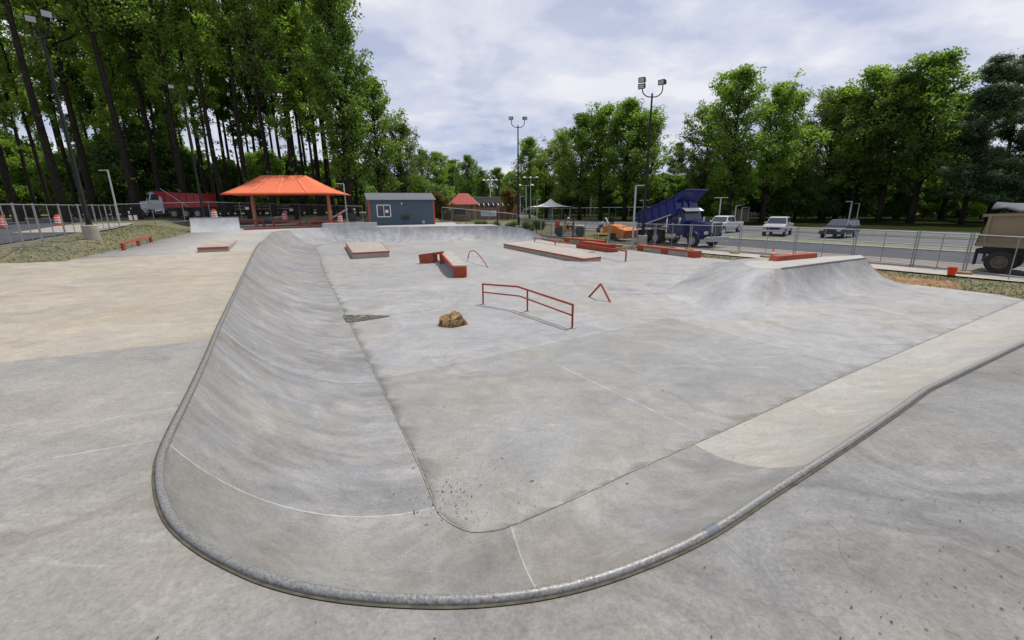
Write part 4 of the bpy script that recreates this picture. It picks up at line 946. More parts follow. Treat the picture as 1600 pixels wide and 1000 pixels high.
for a, b in (((wx-.68, -.04, wz-.6), (wx+.68, -.04, wz-.6)), ((wx-.68, -.04, wz+.6), (wx+.68, -.04, wz+.6))): wf.bar(a, b, .06, .1)
for dx in (-.68, 0, .68): wf.bar((wx+dx, -.04, wz-.6), (wx+dx, -.04, wz+.6), .1 if dx else .06, .06, (0, 1, 0))
w = wf.build('window', flat('white_frame', (.7, .7, .7), .5), t); MB().box((wx, -.012, wz), (1.34, .02, 1.2)).build('pane', GLASS, w); MB().box((wx+.3, -.03, wz-.05), (.3, .01, .3)).build('notice', WHITE, w)
MB().box((Ls-1.3, -.03, .3), (.3, .05, .3)).build('vent', flat('vent_grey', (.45, .46, .48), .6), t)
l = MB().box((3.45, -.06, 2.3), (.1, .1, .2)).build('wall_lamp', WHITE, t)
MB().box((-.05, Ws/2+.1, 1.55), (.03, .9, .9)).build('side_window', GLASS, t)
pb = MB().box((3.75, -.12, .72), (.75, .2, .14)).build('planter', DARK, t)
ph = MB()
for _ in range(120):
    p = Vector((3.75+random.gauss(0, .25), -.15+random.gauss(0, .07), .88+random.gauss(0, .11))); s = random.uniform(.03, .07); ph.add([(-s, 0, 0), (0, -s, .02), (s, 0, 0), (0, s, .02)], [(0, 1, 2, 3)], Matrix.Translation(p) @ Matrix.Rotation(random.uniform(0, 3), 4, 'X') @ Matrix.Rotation(random.uniform(0, 3), 4, 'Z'))
ph.build('plant', flat('planter_green', (.09, .12, .06), .8), pb)
# ------------------------------------------------------------------ kiosk and long building
kx0, kx1 = D(706, 340, 95), D(743, 340, 95); kw = kx1.x-kx0.x; kz = .15
t = thing('kiosk', 'small tan kiosk with a red ribbed metal hip roof and a serving window', 'kiosk', (kx0.x, 95, kz))
TANW = flat('tan_brick', (.30, .225, .165), .85, 0, .15, 3); BRW = flat('brown_panel', (.20, .14, .11), .85)
MB().box((kw*.36, 2, 1.75), (kw*.72, 4, 3.5)).build('wall', TANW, t); MB().box((kw*.36, -.02, .55), (kw*.7, .06, 1.1)).build('counter_wall', BRW, t)
MB().box((kw/2, 2, 3.38), (kw+.2, 4.3, .3)).build('fascia', flat('tan_fascia', (.36, .25, .16), .8), t)
for x in (.12, kw*.72, kw-.1): MB().box((x, -.15, 1.65), (.3, .3, 3.3)).build('post', TANW, t)
MB().box((kw*.36, -.06, 1.95), (kw*.5, .05, 1.15)).build('window', GLASS, t)
m = N('red_ribbed_metal'); sx = m.n.new('ShaderNodeSeparateXYZ'); m.l.new(m.co.outputs['Object'], sx.inputs[0]); gro = m.math('LESS_THAN', m.math('FRACT', m.math('MULTIPLY', sx.outputs[0], 2.4)), .3)
c = m.mix(gro, (.42, .085, .07), (.26, .04, .035)); RRM = m.out(c, .45)
rf = MB(); a = [(-.6, -.7, 3.45), (kw+.6, -.7, 3.45), (kw+.6, 4.7, 3.45), (-.6, 4.7, 3.45)]; rd = [(kw*.28, 2, 5.75), (kw*.68, 2, 5.75)]
rf.v = a+rd; rf.f = [(0, 1, 5, 4), (1, 2, 5), (2, 3, 4, 5), (3, 0, 4), (3, 2, 1, 0)]; rf.build('roof', RRM, t)
bx0, bx1 = D(676, 330, 106), D(781, 330, 106)
t = thing('building', 'long low tan building with a grey parapet behind the red roofed kiosk', 'building', (bx0.x, 106, 0)); bw = bx1.x-bx0.x
MB().box((bw/2, 4, 1.95), (bw, 8, 3.9)).build('wall', flat('tan_wall', (.30, .215, .15), .85, 0, .1, 1), t)
MB().box((bw*.5, 3.9, 4.55), (bw+.1, 8.1, 1.25)).build('parapet', flat('parapet_grey', (.20, .20, .19), .8, 0, .12, 1), t)
MB().box((bw*.5, 3.9, 5.22), (bw+.3, 8.3, .1)).build('parapet_cap', flat('cap_pale', (.5, .5, .48), .7), t)
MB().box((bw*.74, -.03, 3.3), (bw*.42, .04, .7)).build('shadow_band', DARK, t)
for i in range(10):
    x = bw*.48+i*1.1; MB().bar((x, -.1, 3.85), (x+.35, -2.6, 3.3), .12, .22).build('pergola_beam', WHITE, t)
MB().bar((bw*.45, -2.0, 3.25), (bw*.45+10.6, -2.0, 3.25), .12, .15).build('pergola_rail', BRW, t)
for x in (bw*.46, bw*.46+5.2, bw*.46+10.3): MB().bar((x, -2, 0), (x, -2, 3.2), .18).build('pergola_post', BRW, t)
# brick wing
bb0, bb1 = D(781, 330, 108), D(808, 330, 108)
t = thing('brick_wall', 'plain brown brick wall right of the long building', 'wall', (bb0.x, 108, 0)); MB().box(((bb1.x-bb0.x)/2, .3, 1.55), (bb1.x-bb0.x, .6, 3.1)).build('wall', flat('brown_brick', (.27, .15, .09), .9, 0, .12, 2), t); MB().box(((bb1.x-bb0.x)/2, .3, 3.16), (bb1.x-bb0.x+.1, .7, .1)).build('cap', KERB, t)
# banner with blue writing
p = D(763.5, 333.5, 98); t = thing('banner', 'white banner with pale blue writing on the tan building', 'banner', p)
MB().box((0, 0, 0), (3.4, .03, 1.15)).build('cloth', flat('banner_white', (.62, .68, .78), .7), t)
bl = MB(); rr_ = random.Random(3)
BLUE = flat('banner_blue', (.12, .25, .5), .7)
for row, z in ((0, .3), (1, 0.0), (2, -.3)):
    x = -1.35+.1*row
    while x < 1.3:
        w = rr_.uniform(.07, .13); bl.box((x, -.022, z), (w, .01, .17 if row < 2 else .1)); x += w+rr_.choice((.05, .05, .16))
bl.build('lettering', BLUE, t)
# wooden/dark fence left of kiosk
p0, p1 = D(680, 345, 90), D(704, 345, 90); t = thing('board_fence', 'dark brown board fence between the shed and the kiosk', 'fence', (p0.x, 90, .1))
for i in range(14): MB().box((i*(p1.x-p0.x)/14+.1, 0, .95), ((p1.x-p0.x)/14-.03, .05, 1.9)).build('board', flat('dark_board', (.07, .05, .035), .9) if i == 0 else bpy.data.materials['dark_board'], t)
# tensile white tent
tc_ = D(860, 330, 97); t = thing('shade_tent', 'white peaked fabric tent on grey poles beyond the picket fence', 'tent', (tc_.x, 97, 0))
tn = MB(); nr, na = 12, 32; zt = D(860, 311, 97).z; zb = D(860, 323, 97).z
for j in range(nr+1):
    s = j/nr
    for i in range(na):
        a = 2*math.pi*i/na; ex = abs(math.cos(2*(a)))**3; rad = (.15+s*(3.2+.0)+s*s*(1.6*ex+.2)); tn.v.append((rad*math.cos(a+.0)*1.0, rad*math.sin(a)*1.0, zb+(zt-zb)*(1-s)**2.0-.0*s))
for j in range(nr):
    for i in range(na): i2 = (i+1) % na; tn.f.append((j*na+i, j*na+i2, (j+1)*na+i2, (j+1)*na+i))
tf = tn.build('fabric', flat('white_fabric', (.72, .70, .64), .8, 0, .05, 1), t, True); q_ = tf.modifiers.new('thick', 'SOLIDIFY'); q_.thickness = .04
MB().tube([(0, 0, 0), (0, 0, zb+1.2)], .09, 8).build('pole', GREYP, t, True)
for a in range(4): x, y = 4.2*math.cos(a*math.pi/2), 4.2*math.sin(a*math.pi/2); MB().tube([(x, y, 0), (x, y, zb+.02)], .07, 8).build('pole', GREYP, t, True)
# brown dumpster enclosure far right
p = D(1125, 348, 84); t = thing('enclosure', 'brown and tan panelled enclosure behind the white pickup', 'enclosure', (p.x, 84, 0)); 
for i, (x, w, mm) in enumerate(((.9, 1.8, BRW), (2.4, 1.1, TANW), (4.0, 2.1, flat('tan_panel', (.25, .22, .16), .8)))): MB().box((x, 0, 1.15), (w-.05, .15, 2.3)).build('panel', mm, t)
for x in (-.1, 5.1): MB().box((x, -.1, 1.3), (.18, .18, 2.6)).build('post', GREYP, t)
# ------------------------------------------------------------------ vehicles
def wheel(parent, x, y, r, w, side, rimmat=SILVERW, rimr=.55, dual=False):
    Mx = Matrix.Translation((x, y, r)) @ Matrix.Rotation(R(90)*(-side), 4, 'X')
    # local lathe axis z -> outward (y*side)
    ty = MB(); ty.lathe([(r*.55, -w/2), (r*.93, -w/2), (r, -w*.36), (r, w*.36), (r*.93, w/2), (r*.62, w/2), (r*rimr, w*.40), (r*.1, w*.38)], 26, Mx); to = ty.build('wheel', RUBBER, parent, True)
    rm = MB(); rm.lathe([(r*rimr, w*.30), (r*rimr*1.02, w*.5), (r*rimr*.88, w*.48), (r*rimr*.75, w*.41), (r*rimr*.35, w*.44), (r*rimr*.3, w*.58), (.01, w*.58)], 22, Mx)
    ro = rm.build('rim', rimmat, to, True)
    hl = MB()
    for k in range(8):
        a = 2*math.pi*k/8; Mk = Mx @ Matrix.Translation((math.cos(a)*r*rimr*.62, math.sin(a)*r*rimr*.62, w*.425)); hl.lathe([(r*.055, 0), (r*.055, .012)], 8, Mk)
    hl.build('rim_holes', RUBBER, to)
    return to
def dump_truck(label, loc, rz, cabc, bedc, tilt, axles=(5.2, 6.6), tarp=False, stripe=None, hoodc=None, conv=True, sidebed=None, rimmat=SILVERW, stacks=True, hinge=-7.5):
    t = thing('dump_truck', label, 'dump truck', loc, rz); r = .52
    cab = gloss('cab_paint_'+str(len(bpy.data.materials)), cabc, .22); bed = gloss('bed_paint_'+str(len(bpy.data.materials)), bedc, .38)
    MB().box(((hinge+1.3)/2, .42, .95), (1.3-hinge, .1, .28)).box(((hinge+1.3)/2, -.42, .95), (1.3-hinge, .1, .28)).box((-.5, 0, .9), (.2, .9, .2)).box((-5.2, 0, .85), (.3, 1.9, .25)).build('chassis', DARK, t)
    # x=0 front axle; hood in front
    hd = MB(); hd.prism([(-1.15, 1.0), (-1.15, 1.92), (-.6, 1.98), (1.0, 1.80), (1.15, 1.6), (1.15, 1.05), (.6, .95)], -.62, .62); hd.build('hood', cab, t, bevel=.06)
    for s in (-1, 1):
        fe = []
        for k in range(9):
            a = math.pi*(k/8); fe.append((.66*math.cos(a), .62+.62*math.sin(a)))
        inn = [(.54*math.cos(math.pi*k/8), .62+.5*math.sin(math.pi*k/8)) for k in range(9)][::-1]
        MB().prism(fe+inn, s*.6, s*1.22).build('fender', cab, t, bevel=.02)
        MB().box((1.02, s*.92, 1.12), (.16, .34, .24)).build('headlight', CHROME, t, bevel=.03)
        MB().box((-2.3, s*1.0, .72), (1.1, .5, .5)).build('fuel_tank', CHROME if s else DARK, t, bevel=.12)
        MB().box((-1.25, s*1.32, 1.95), (.06, .22, .55)).build('mirror', CHROME, t, bevel=.02)
        if stacks:
            MB().tube([(-2.95, s*.95, 1.0), (-2.95, s*.95, 3.35), (-3.0, s*.95, 3.5), (-3.15, s*.95, 3.6)], .085, 10).build('exhaust_stack', CHROME, t, True)
    MB().box((1.165, 0, 1.38), (.06, 1.0, .95)).build('grille', DARK, t)
    gf = MB(); 
    for a, b in (((1.19, -.52, .92), (1.19, -.52, 1.88)), ((1.19, .52, .92), (1.19, .52, 1.88)), ((1.19, -.55, 1.87), (1.19, .55, 1.87))): gf.bar(a, b, .07)
    for k in range(5): gf.bar((1.2, -.4+.2*k, .95), (1.2, -.4+.2*k, 1.84), .015)
    gf.build('grille_frame', CHROME, t)
    MB().box((1.32, 0, .68), (.22, 2.35, .38)).build('bumper', CHROME, t, bevel=.04)
    cb = MB(); cb.prism([(-2.75, .95), (-2.75, 2.85), (-2.6, 2.95), (-1.55, 2.92), (-1.4, 2.82), (-1.12, 1.98), (-1.1, .95)], -1.02, 1.02); cb.build('cabin', cab, t, bevel=.05)
    ws = MB(); ws.add([(-1.385, -.88, 2.76), (-1.385, .88, 2.76), (-1.13, .9, 2.04), (-1.13, -.9, 2.04)], [(0, 1, 2, 3)], Matrix.Translation((.035, 0, 0))); ws.build('windshield', GLASS, t)
    MB().prism([(-1.42, 2.92), (-1.40, 2.95), (-1.0, 2.74), (-1.02, 2.70)], -.98, .98).build('sun_visor', WHITE if stripe else cab, t)
    for s in (-1, 1):
        sw = MB(); sw.prism([(-2.35, 2.05), (-2.35, 2.72), (-1.6, 2.72), (-1.32, 2.05)], s*1.03, s*1.045); d = MB().box((-1.85, s*1.03, 1.5), (1.25, .03, 1.0)).build('door', cab, t, bevel=.01); sw.build('side_window', GLASS, d)
        MB().box((-2.2, s*1.06, 1.75), (.18, .04, .06)).build('handle', CHROME, d)
        MB().box((-1.8, s*1.1, .75), (.9, .3, .06)).build('step', CHROME, t)
    for k in range(5): MB().box((-1.55, -.8+.4*k, 2.98), (.1, .12, .07)).build('roof_light', flat('amber', (.6, .2, .04), .3) if k == 0 and 'amber' not in bpy.data.materials else bpy.data.materials['amber'], t)
    wheel(t, 0, 1.05, r, .3, 1, rimmat); wheel(t, 0, -1.05, r, .3, -1, rimmat)
    for ax in axles:
        for s in (-1, 1): wheel(t, -ax, s*.93, r, .55, s, rimmat)
    for s in (-1, 1): MB().box((hinge+.05, s*.93, .7), (.03, .6, .75)).build('mud_flap', RUBBER, t)
    # bed, built about a hinge at its rear lower edge
    hx, hz = hinge, 1.18; Mh = Matrix.Translation((hx, 0, hz)) @ Matrix.Rotation(-tilt, 4, 'Y')
    be = thing.__wrapped__ if False else None
    BL, BH, BW = 4.55, (1.15 if tilt else 1.35), 1.2
    b = MB(); b._mbox((BL, 2*BW, .12), Mh @ Matrix.Translation((BL/2, 0, .12)))
    for s in (-1, 1):
        b.add([(0, s*BW, .1), (BL, s*BW, .1), (BL, s*BW, BH+.35), (0.25, s*BW, BH+.15), (0, s*(BW-.07), .1), (BL, s*(BW-.07), .1), (BL, s*(BW-.07), BH+.35), (0.25, s*(BW-.07), BH+.15)], [(0, 1, 2, 3), (4, 7, 6, 5), (0, 4, 5, 1), (1, 5, 6, 2), (2, 6, 7, 3), (3, 7, 4, 0)], Mh)
    b._mbox((.1, 2*BW, BH+.3), Mh @ Matrix.Translation((BL+.03, 0, .22+BH/2)))
    bo = b.build('dump_bed', bed, t)
    MB()._mbox((1.25, 2*BW+.05, .09), Mh @ Matrix.Translation((BL+.62, 0, BH+.42)) @ Matrix.Rotation(R(-6), 4, 'Y')).add([(BL+.08, -BW, BH+.36), (BL+.08, BW, BH+.36), (BL+.08, BW, BH-.2), (BL+.08, -BW, BH-.2), (BL+1.1, -BW, BH+.4), (BL+1.1, BW, BH+.4)], [(0, 4, 3), (1, 2, 5), (3, 4, 5, 2)], Mh).build('cab_guard', bed, bo)
    MB().add([(0.2, -BW, BH+.2), (.2, BW, BH+.2), (-.05, BW, .05), (-.05, -BW, .05)], [(0, 1, 2, 3)], Mh).build('tailgate', bed, bo)
    rb = MB()
    for s in (-1, 1):
        for k in range(4 if sidebed else 6):
            x = .25+k*(BL-.4)/(3 if sidebed else 5); rb._mbox((.11, .07, BH), Mh @ Matrix.Translation((x, s*(BW+.035), BH/2+.15)))
        rb._mbox((BL, .09, .12), Mh @ Matrix.Translation((BL/2, s*(BW+.045), BH+.2)) @ Matrix.Rotation(R(-2.6), 4, 'Y')); rb._mbox((BL, .1, .2), Mh @ Matrix.Translation((BL/2, s*(BW+.05), .12)))
        if sidebed: rb._mbox((BL, .08, .1), Mh @ Matrix.Translation((BL/2, s*(BW+.04), .55)))
        rb._mbox((.14, .3, 1.5), Mh @ Matrix.Translation((BL+.12, s*.35, .9)))
    rb.build('ribs', bed, bo)
    if stripe:
        st = MB()
        for s in (-1, 1): st._mbox((BL*.8, .02, .09), Mh @ Matrix.Translation((BL*.5, s*(BW+.098), .14)))
        st.build('stripe', stripe, bo)
    # tarp arm
    for s in (-1, 1):
        if tilt > .05: break
        p1, p2, p3 = Mh @ Vector((1.7, s*(BW+.13), .1)), Mh @ Vector((BL*.82, s*(BW+.13), BH+.2)), Mh @ Vector((BL-.0, s*(BW+.1), BH+.75)); MB().tube([p1, p2, p3], .035, 6).build('tarp_arm', GREYP, bo, True)
    if tilt > .05:
        a, b2 = Vector((-3.2, 0, 1.1)), Mh @ Vector((BL-.2, 0, .3)); MB().tube([a, a+(b2-a)*.5, a+(b2-a)*.5, b2], [.13, .13, .08, .08], 10).build('hoist_cylinder', CHROME, t, True)
        MB().box((-3.7, 0, 1.28), (1.7, 2.3, .1)).build('frame_deck', flat('dusty_plate', (.32, .27, .24), .8) , t)
    if tarp:
        tp = MB(); n = 10
        for i in range(n+1):
            for j in range(7):
                s = j/6; x = .2+BL*i/n; tp.v.append(tuple(Mh @ Vector((x, -BW+2*BW*s, BH+.3+.3*math.sin(math.pi*s)+.05*math.sin(i*2.1+j)+(.1 if i < 2 else 0)))))
        for i in range(n):
            for j in range(6): q = i*7+j; tp.f.append((q, q+1, q+8, q+7))
        o = tp.build('tarp', flat('grey_tarp', (.075, .08, .09), .7, 0, .3, 2), bo, True); q_ = o.modifiers.new('thick', 'SOLIDIFY'); q_.thickness = .02
    return t
hd = math.atan2(-.829, .559)      # heading along the road, towards camera-right
fw = P(1084, 389.5, .03)
dump_truck('dark blue dump truck with its bed raised, chrome bumper and twin exhaust stacks', (15.1, 34.75, .03), R(-64), (.008, .014, .10), (.007, .018, .14), R(16), axles=(3.9, 5.25), stripe=SILVERW, hinge=-6.15)
p = D(234, 342, 53); dump_truck('red dump truck with a white cab parked at the forest edge', (p.x, p.y, G(p.x, p.y)), R(180), (.55, .56, .57), (.30, .012, .016), 0, axles=(3.9, 5.25, 6.6), stacks=False, rimmat=flat('grey_rim', (.3, .3, .3), .5))
# tan truck at the right edge: only its rear shows, it faces right
tl = P(1556, 427, .03); tw = dump_truck('muddy tan dump truck with a grey tarp at the right edge of the photo', (0, 0, .03), 0, (.30, .24, .15), (.215, .165, .095), 0, tarp=True, sidebed=True, rimmat=flat('muddy_rim', (.14, .11, .08), .8))
hr = math.atan2(-.829, .559)+R(0); c_, s_ = math.cos(hr), math.sin(hr); ax, ay = -6.6, (-.93-.28)
tw.rotation_euler = (0, 0, hr); tw.location = (tl.x-(ax*c_-ay*s_), tl.y-(ax*s_+ay*c_), .03)
def car(kind, label, p, rz, col, rough=.25):
    t = thing('parked_car' if kind == 'suv' else 'pickup_truck', label, 'car' if kind == 'suv' else 'pickup', p, rz)
    pm = gloss('car_paint_'+str(len(bpy.data.materials)), col, rough); r = .4 if kind != 'suv' else .36
    W2 = .98 if kind != 'suv' else .92; z0 = .45
    xf = 1.75
    if kind == 'suv':
        body = [(-2.25, .5), (-2.3, .95), (-2.15, 1.08), (1.0, 1.1), (1.9, 1.0), (2.3, .85), (2.33, .45), (1.9, .35), (-2.0, .35)]
        roof = [(-2.2, 1.06), (-2.0, 1.62), (-1.6, 1.72), (.1, 1.70), (.45, 1.62), (1.15, 1.09)]
        ax = (1.4, -1.35)
    else:
        body = [(-2.85, .6), (-2.87, 1.18), (-1.0, 1.22), (1.15, 1.24), (2.5, 1.16), (2.66, 1.0), (2.68, .55), (2.3, .45), (-2.6, .48)]
        roof = [(-.95, 1.2), (-.85, 1.82), (-.6, 1.92), (.55, 1.9), (.75, 1.84), (1.3, 1.22)]
        ax = (1.8, -1.75)
    MB().prism(body, -W2, W2).build('body', pm, t, bevel=.07)
    k = .86
    rm = MB(); n = len(roof); zlo, zhi = roof[0][1], max(z for _, z in roof)
    def yy(z): return W2-.03-(z-zlo)/(zhi-zlo)*.17
    rm.add([(x, -yy(z), z) for x, z in roof]+[(x, yy(z), z) for x, z in roof], [tuple(range(n)), tuple(range(n, 2*n))[::-1]]+[(i, i+n, (i+1) % n+n, (i+1) % n) for i in range(n)]); rm.build('cabin', pm, t, bevel=.04)
    fx0, fz0 = roof[-1]; fx1, fz1 = roof[-2]; 
    nrm = Vector((fz1-fz0, 0, fx0-fx1)).normalized()*.012; 
    g_ = MB(); a = Vector((fx0-.04, 0, fz0+.04)); b = Vector((fx1+.02, 0, fz1-.03))
    g_.v = [tuple(Vector((a.x, -yy(a.z)+.07, a.z))+nrm), tuple(Vector((a.x, yy(a.z)-.07, a.z))+nrm), tuple(Vector((b.x, yy(b.z)-.07, b.z))+nrm), tuple(Vector((b.x, -yy(b.z)+.07, b.z))+nrm)]; g_.f = [(0, 1, 2, 3)]
    g_.build('windshield', GLASS, t)
    for s in (-1, 1):
        segs = ((.15, 1.0), (-.75, .08)) if kind != 'suv' else ((-.35, .9), (-1.15, -.4), (-1.9, -1.22))
        for (xa, xb) in segs:
            zA, zB = zlo+.06, zhi-.12; w_ = MB()
            xbt = min(xb, fx1-.02+(0)) if xb > fx1-.15 else xb
            w_.v = [(xa, s*(yy(zA)+.012), zA), (xb, s*(yy(zA)+.012), zA), (xbt, s*(yy(zB)+.012), zB), (xa, s*(yy(zB)+.012), zB)]; w_.f = [(0, 1, 2, 3)]; w_.build('side_window', GLASS, t)
        xh = body[-3][0]-.05
        MB().box((xh+.02, s*(W2-.22), .86 if kind != 'suv' else .74), (.1, .34, .2)).build('headlight', CHROME, t, bevel=.03)
        MB().box((fx0-.3, s*(W2+.1), zlo+.12), (.12, .2, .16)).build('mirror', pm, t, bevel=.03)
        for a_ in ax:
            ar = MB(); ar.lathe([(r*1.16, 0), (r*1.16, .02)], 22, Matrix.Translation((a_, s*(W2-.005), r)) @ Matrix.Rotation(R(90)*-s, 4, 'X')); ar.build('wheel_arch', DARK, t)
            wheel(t, a_, s*(W2-.08), r, .24, s, SILVERW, .62)
    xg = body[-3][0]
    MB().box((xg+.012, 0, .84 if kind != 'suv' else .72), (.05, W2*1.15, .26)).build('grille', DARK if kind == 'suv' else BLACK, t, bevel=.02)
    MB().box((xg+.03, 0, .56 if kind != 'suv' else .48), (.16, W2*1.98, .2)).build('bumper', CHROME if kind != 'suv' else pm, t, bevel=.04)
    if kind != 'suv': MB().box((-1.92, 0, 1.225), (1.75, W2*1.7, .03)).build('cargo_bed', DARK, t)
    return t
p = P(1222, 375.5, 0); car('pickup', 'silver pickup truck facing the camera, middle of the three parked vehicles', (p.x+3.2, p.y+6.2, .02), R(180+50), (.42, .42, .43))
p = P(1140, 369.5, 0); car('pickup', 'white pickup truck parked right behind the nose of the blue dump truck', (p.x+2.2, p.y+6.2, .02), R(180+38), (.60, .60, .59))
p = P(1310, 379.5, 0); car('suv', 'dark grey parked car behind the right fence', (p.x+4.4, p.y+6.0, .02), R(180+34), (.014, .018, .022))
p = D(1178, 350, 112); car('suv', 'pale car far off under the trees, right of the white pickup', (p.x, p.y, .02), R(180), (.3, .3, .3))
p = D(20, 333, 62); 
# yellow loader at left edge
YEL = flat('machine_yellow', (.55, .26, .03), .5, 0, .15, 2)
t = thing('wheel_loader', 'yellow loader half cut off by the left edge behind the fence', 'loader', (-56.5, 45.5, G(-56.5, 45.5)), R(15))
MB().prism([(-2, .8), (-2, 2.0), (-.3, 2.1), (-.3, .8)], -.8, .8).build('body', YEL, t, bevel=.06); MB().box((.4, 0, 2.0), (1.3, 1.3, 1.7)).build('cab', GLASS, t, bevel=.05); MB().box((.4, 0, 2.95), (1.5, 1.5, .12)).build('cab_roof', YEL, t)
MB().bar((1, 0, 1.4), (2.8, 0, .6), .5, .3).build('arm', YEL, t); MB().prism([(2.7, .1), (2.7, 1.1), (3.5, .2)], -1.2, 1.2).build('bucket', YEL, t)
for x in (-1.4, 1.2):
    for s in (-1, 1): wheel(t, x, s*.95, .65, .4, s, YEL)
# flatbed trailer
p = D(378, 345, 60); z = G(p.x, p.y); t = thing('flatbed_trailer', 'long flatbed trailer parked behind the canopy fence', 'trailer', (p.x, 60, z)); L = D(462, 340, 60).x-p.x
MB().box((L/2, 0, .95), (L, 2.3, .14)).build('deck', flat('wood_deck', (.22, .17, .13), .9, 0, .3, 2), t); MB().box((L/2, -1.15, 1.3), (L, .06, .08)).build('side_rail', flat('pale_rail', (.3, .27, .24), .8), t)
for k in range(9): MB().box((.2+k*(L-.4)/8, -1.15, 1.12), (.06, .06, .36)).build('stake', DARK, t)
for x in (L*.75, L*.9):
    for s in (-1, 1): wheel(t, x, s*1.0, .45, .3, s)
# skid steer
p = D(541, 349, 54.5); t = thing('skid_steer', 'small white and black skid steer loader behind the fence beside the shed', 'loader', (p.x, p.y, G(p.x, p.y)), R(160))
MB().box((0, 0, .8), (1.9, 1.1, .8)).build('body', DARK, t, bevel=.05); MB().box((.1, 0, 1.6), (1.0, 1.0, .9)).build('cab', BLACK, t, bevel=.04)
for s in (-1, 1): MB().bar((-.9, s*.7, 1.7), (1.3, s*.7, .7), .14, .2).build('lift_arm', WHITE, t)
MB().prism([(1.3, .1), (1.3, .75), (1.9, .15)], -.8, .8).build('bucket', DARK, t)
for x in (-.55, .55):
    for s in (-1, 1): wheel(t, x, s*.68, .38, .25, s)
# ------------------------------------------------------------------ people
SKIN = flat('skin', (.30, .17, .11), .6, 0, .05, 5)
def skin_body(name, joints, edges, mat, parent, sub=1):
    me = bpy.data.meshes.new(name); me.from_pydata([j[0] for j in joints], edges, []); o = bpy.data.objects.new(name, me); C.objects.link(o); o.parent = parent
    sk = o.modifiers.new('skin', 'SKIN'); sk.use_smooth_shade = True
    for i, j in enumerate(joints): me.skin_vertices[0].data[i].radius = (j[1], j[2] if len(j) > 2 else j[1]); 
    me.skin_vertices[0].data[0].use_root = True
    ss = o.modifiers.new('sub', 'SUBSURF'); ss.levels = sub; ss.render_levels = sub; me.materials.append(mat); return o
def person(label, loc, rz, pose='stand', vest=(.45, .65, .02), trousers=(.02, .025, .04), helmet=(.7, .7, .68)):
    t = thing('person', label, 'person', loc, rz)
    if pose == 'sit':
        hip = .55; kneeL, kneeR = (.45, .14, .55), (.45, -.14, .55); fL, fR = (.5, .15, .1), (.5, -.15, .1); lean = .05; hdL, hdR = (.5, .2, .85), (.5, -.2, .85); elL, elR = (.2, .28, .8), (.2, -.28, .8)
    elif pose == 'bend':
        hip = .92; kneeL, kneeR = (.06, .14, .5), (.02, -.14, .5); fL, fR = (-.02, .15, .06), (-.1, -.15, .06); lean = .42; hdL, hdR = (.62, .15, .6), (.62, -.15, .6); elL, elR = (.55, .25, .82), (.55, -.25, .82)
    else:
        hip = .93; kneeL, kneeR = (.04, .12, .5), (0, -.12, .5); fL, fR = (0, .14, .06), (-.04, -.14, .06); lean = .06; hdL, hdR = (.3, .22, .92), (.3, -.22, .95); elL, elR = (.06, .3, 1.12), (.06, -.3, 1.12)
    up_ = .5*(1 if pose != 'bend' else .72); ch = (lean, 0, hip+up_*.75); nk = (lean*1.15, 0, hip+up_*1.12); hd_ = (lean*1.35+.02, 0, hip+up_*1.12+.2*(1 if pose != 'bend' else .7))
    J = [((0, 0, hip), .15, .12), ((lean*.5, 0, hip+up_*.4), .15, .11), (ch, .19, .13), (nk, .06, .06), (hd_, .095, .11),
         ((ch[0], .2, ch[2]+.08), .07), (elL, .05), (hdL, .04), ((hdL[0]+.08, hdL[1], hdL[2]-.02), .035),
         ((ch[0], -.2, ch[2]+.08), .07), (elR, .05), (hdR, .04), ((hdR[0]+.08, hdR[1], hdR[2]-.02), .035),
         ((0, .1, hip-.05), .1), (kneeL, .07), (fL, .05), ((fL[0]+.16, fL[1], .05), .045),
         ((0, -.1, hip-.05), .1), (kneeR, .07), (fR, .05), ((fR[0]+.16, fR[1], .05), .045)]
    E_ = [(0, 1), (1, 2), (2, 3), (3, 4), (2, 5), (5, 6), (6, 7), (7, 8), (2, 9), (9, 10), (10, 11), (11, 12), (0, 13), (13, 14), (14, 15), (15, 16), (0, 17), (17, 18), (18, 19), (19, 20)]
    body = skin_body('body', J, E_, SKIN, t)
    vm = flat('vest_'+str(len(bpy.data.materials)), vest, .7, 0, .1, 4); tm = flat('trousers_'+str(len(bpy.data.materials)), trousers, .85)
    skin_body('vest', [((0, 0, hip+.02), .165, .135), ((lean*.5, 0, hip+up_*.4), .165, .125), (ch, .2, .145), ((ch[0]*1.05, 0, ch[2]+.13), .13, .1), ((ch[0], .2, ch[2]+.08), .085), ((ch[0], -.2, ch[2]+.08), .085), (tuple((Vector((ch[0], .2, ch[2]+.08))+Vector(elL))/2), .07), (tuple((Vector((ch[0], -.2, ch[2]+.08))+Vector(elR))/2), .07)], [(0, 1), (1, 2), (2, 3), (2, 4), (2, 5), (4, 6), (5, 7)], vm, t)
    skin_body('trousers', [((0, 0, hip), .16, .135), ((0, .1, hip-.08), .115), (kneeL, .085), (tuple(Vector(fL)+Vector((0, 0, .05))), .075), ((0, -.1, hip-.08), .115), (kneeR, .085), (tuple(Vector(fR)+Vector((0, 0, .05))), .075)], [(0, 1), (1, 2), (2, 3), (0, 4), (4, 5), (5, 6)], tm, t)
    for f in (fL, fR): MB().box((f[0]+.07, f[1], .05), (.28, .1, .1)).build('boot', DARK, t, bevel=.03)
    MB().lathe([(.125, -.0), (.12, .06), (.08, .12), (.01, .14)], 14, Matrix.Translation((hd_[0], hd_[1], hd_[2]+.03))).build('cap', flat('cap_'+str(len(bpy.data.materials)), helmet, .5), t, True)
    return t
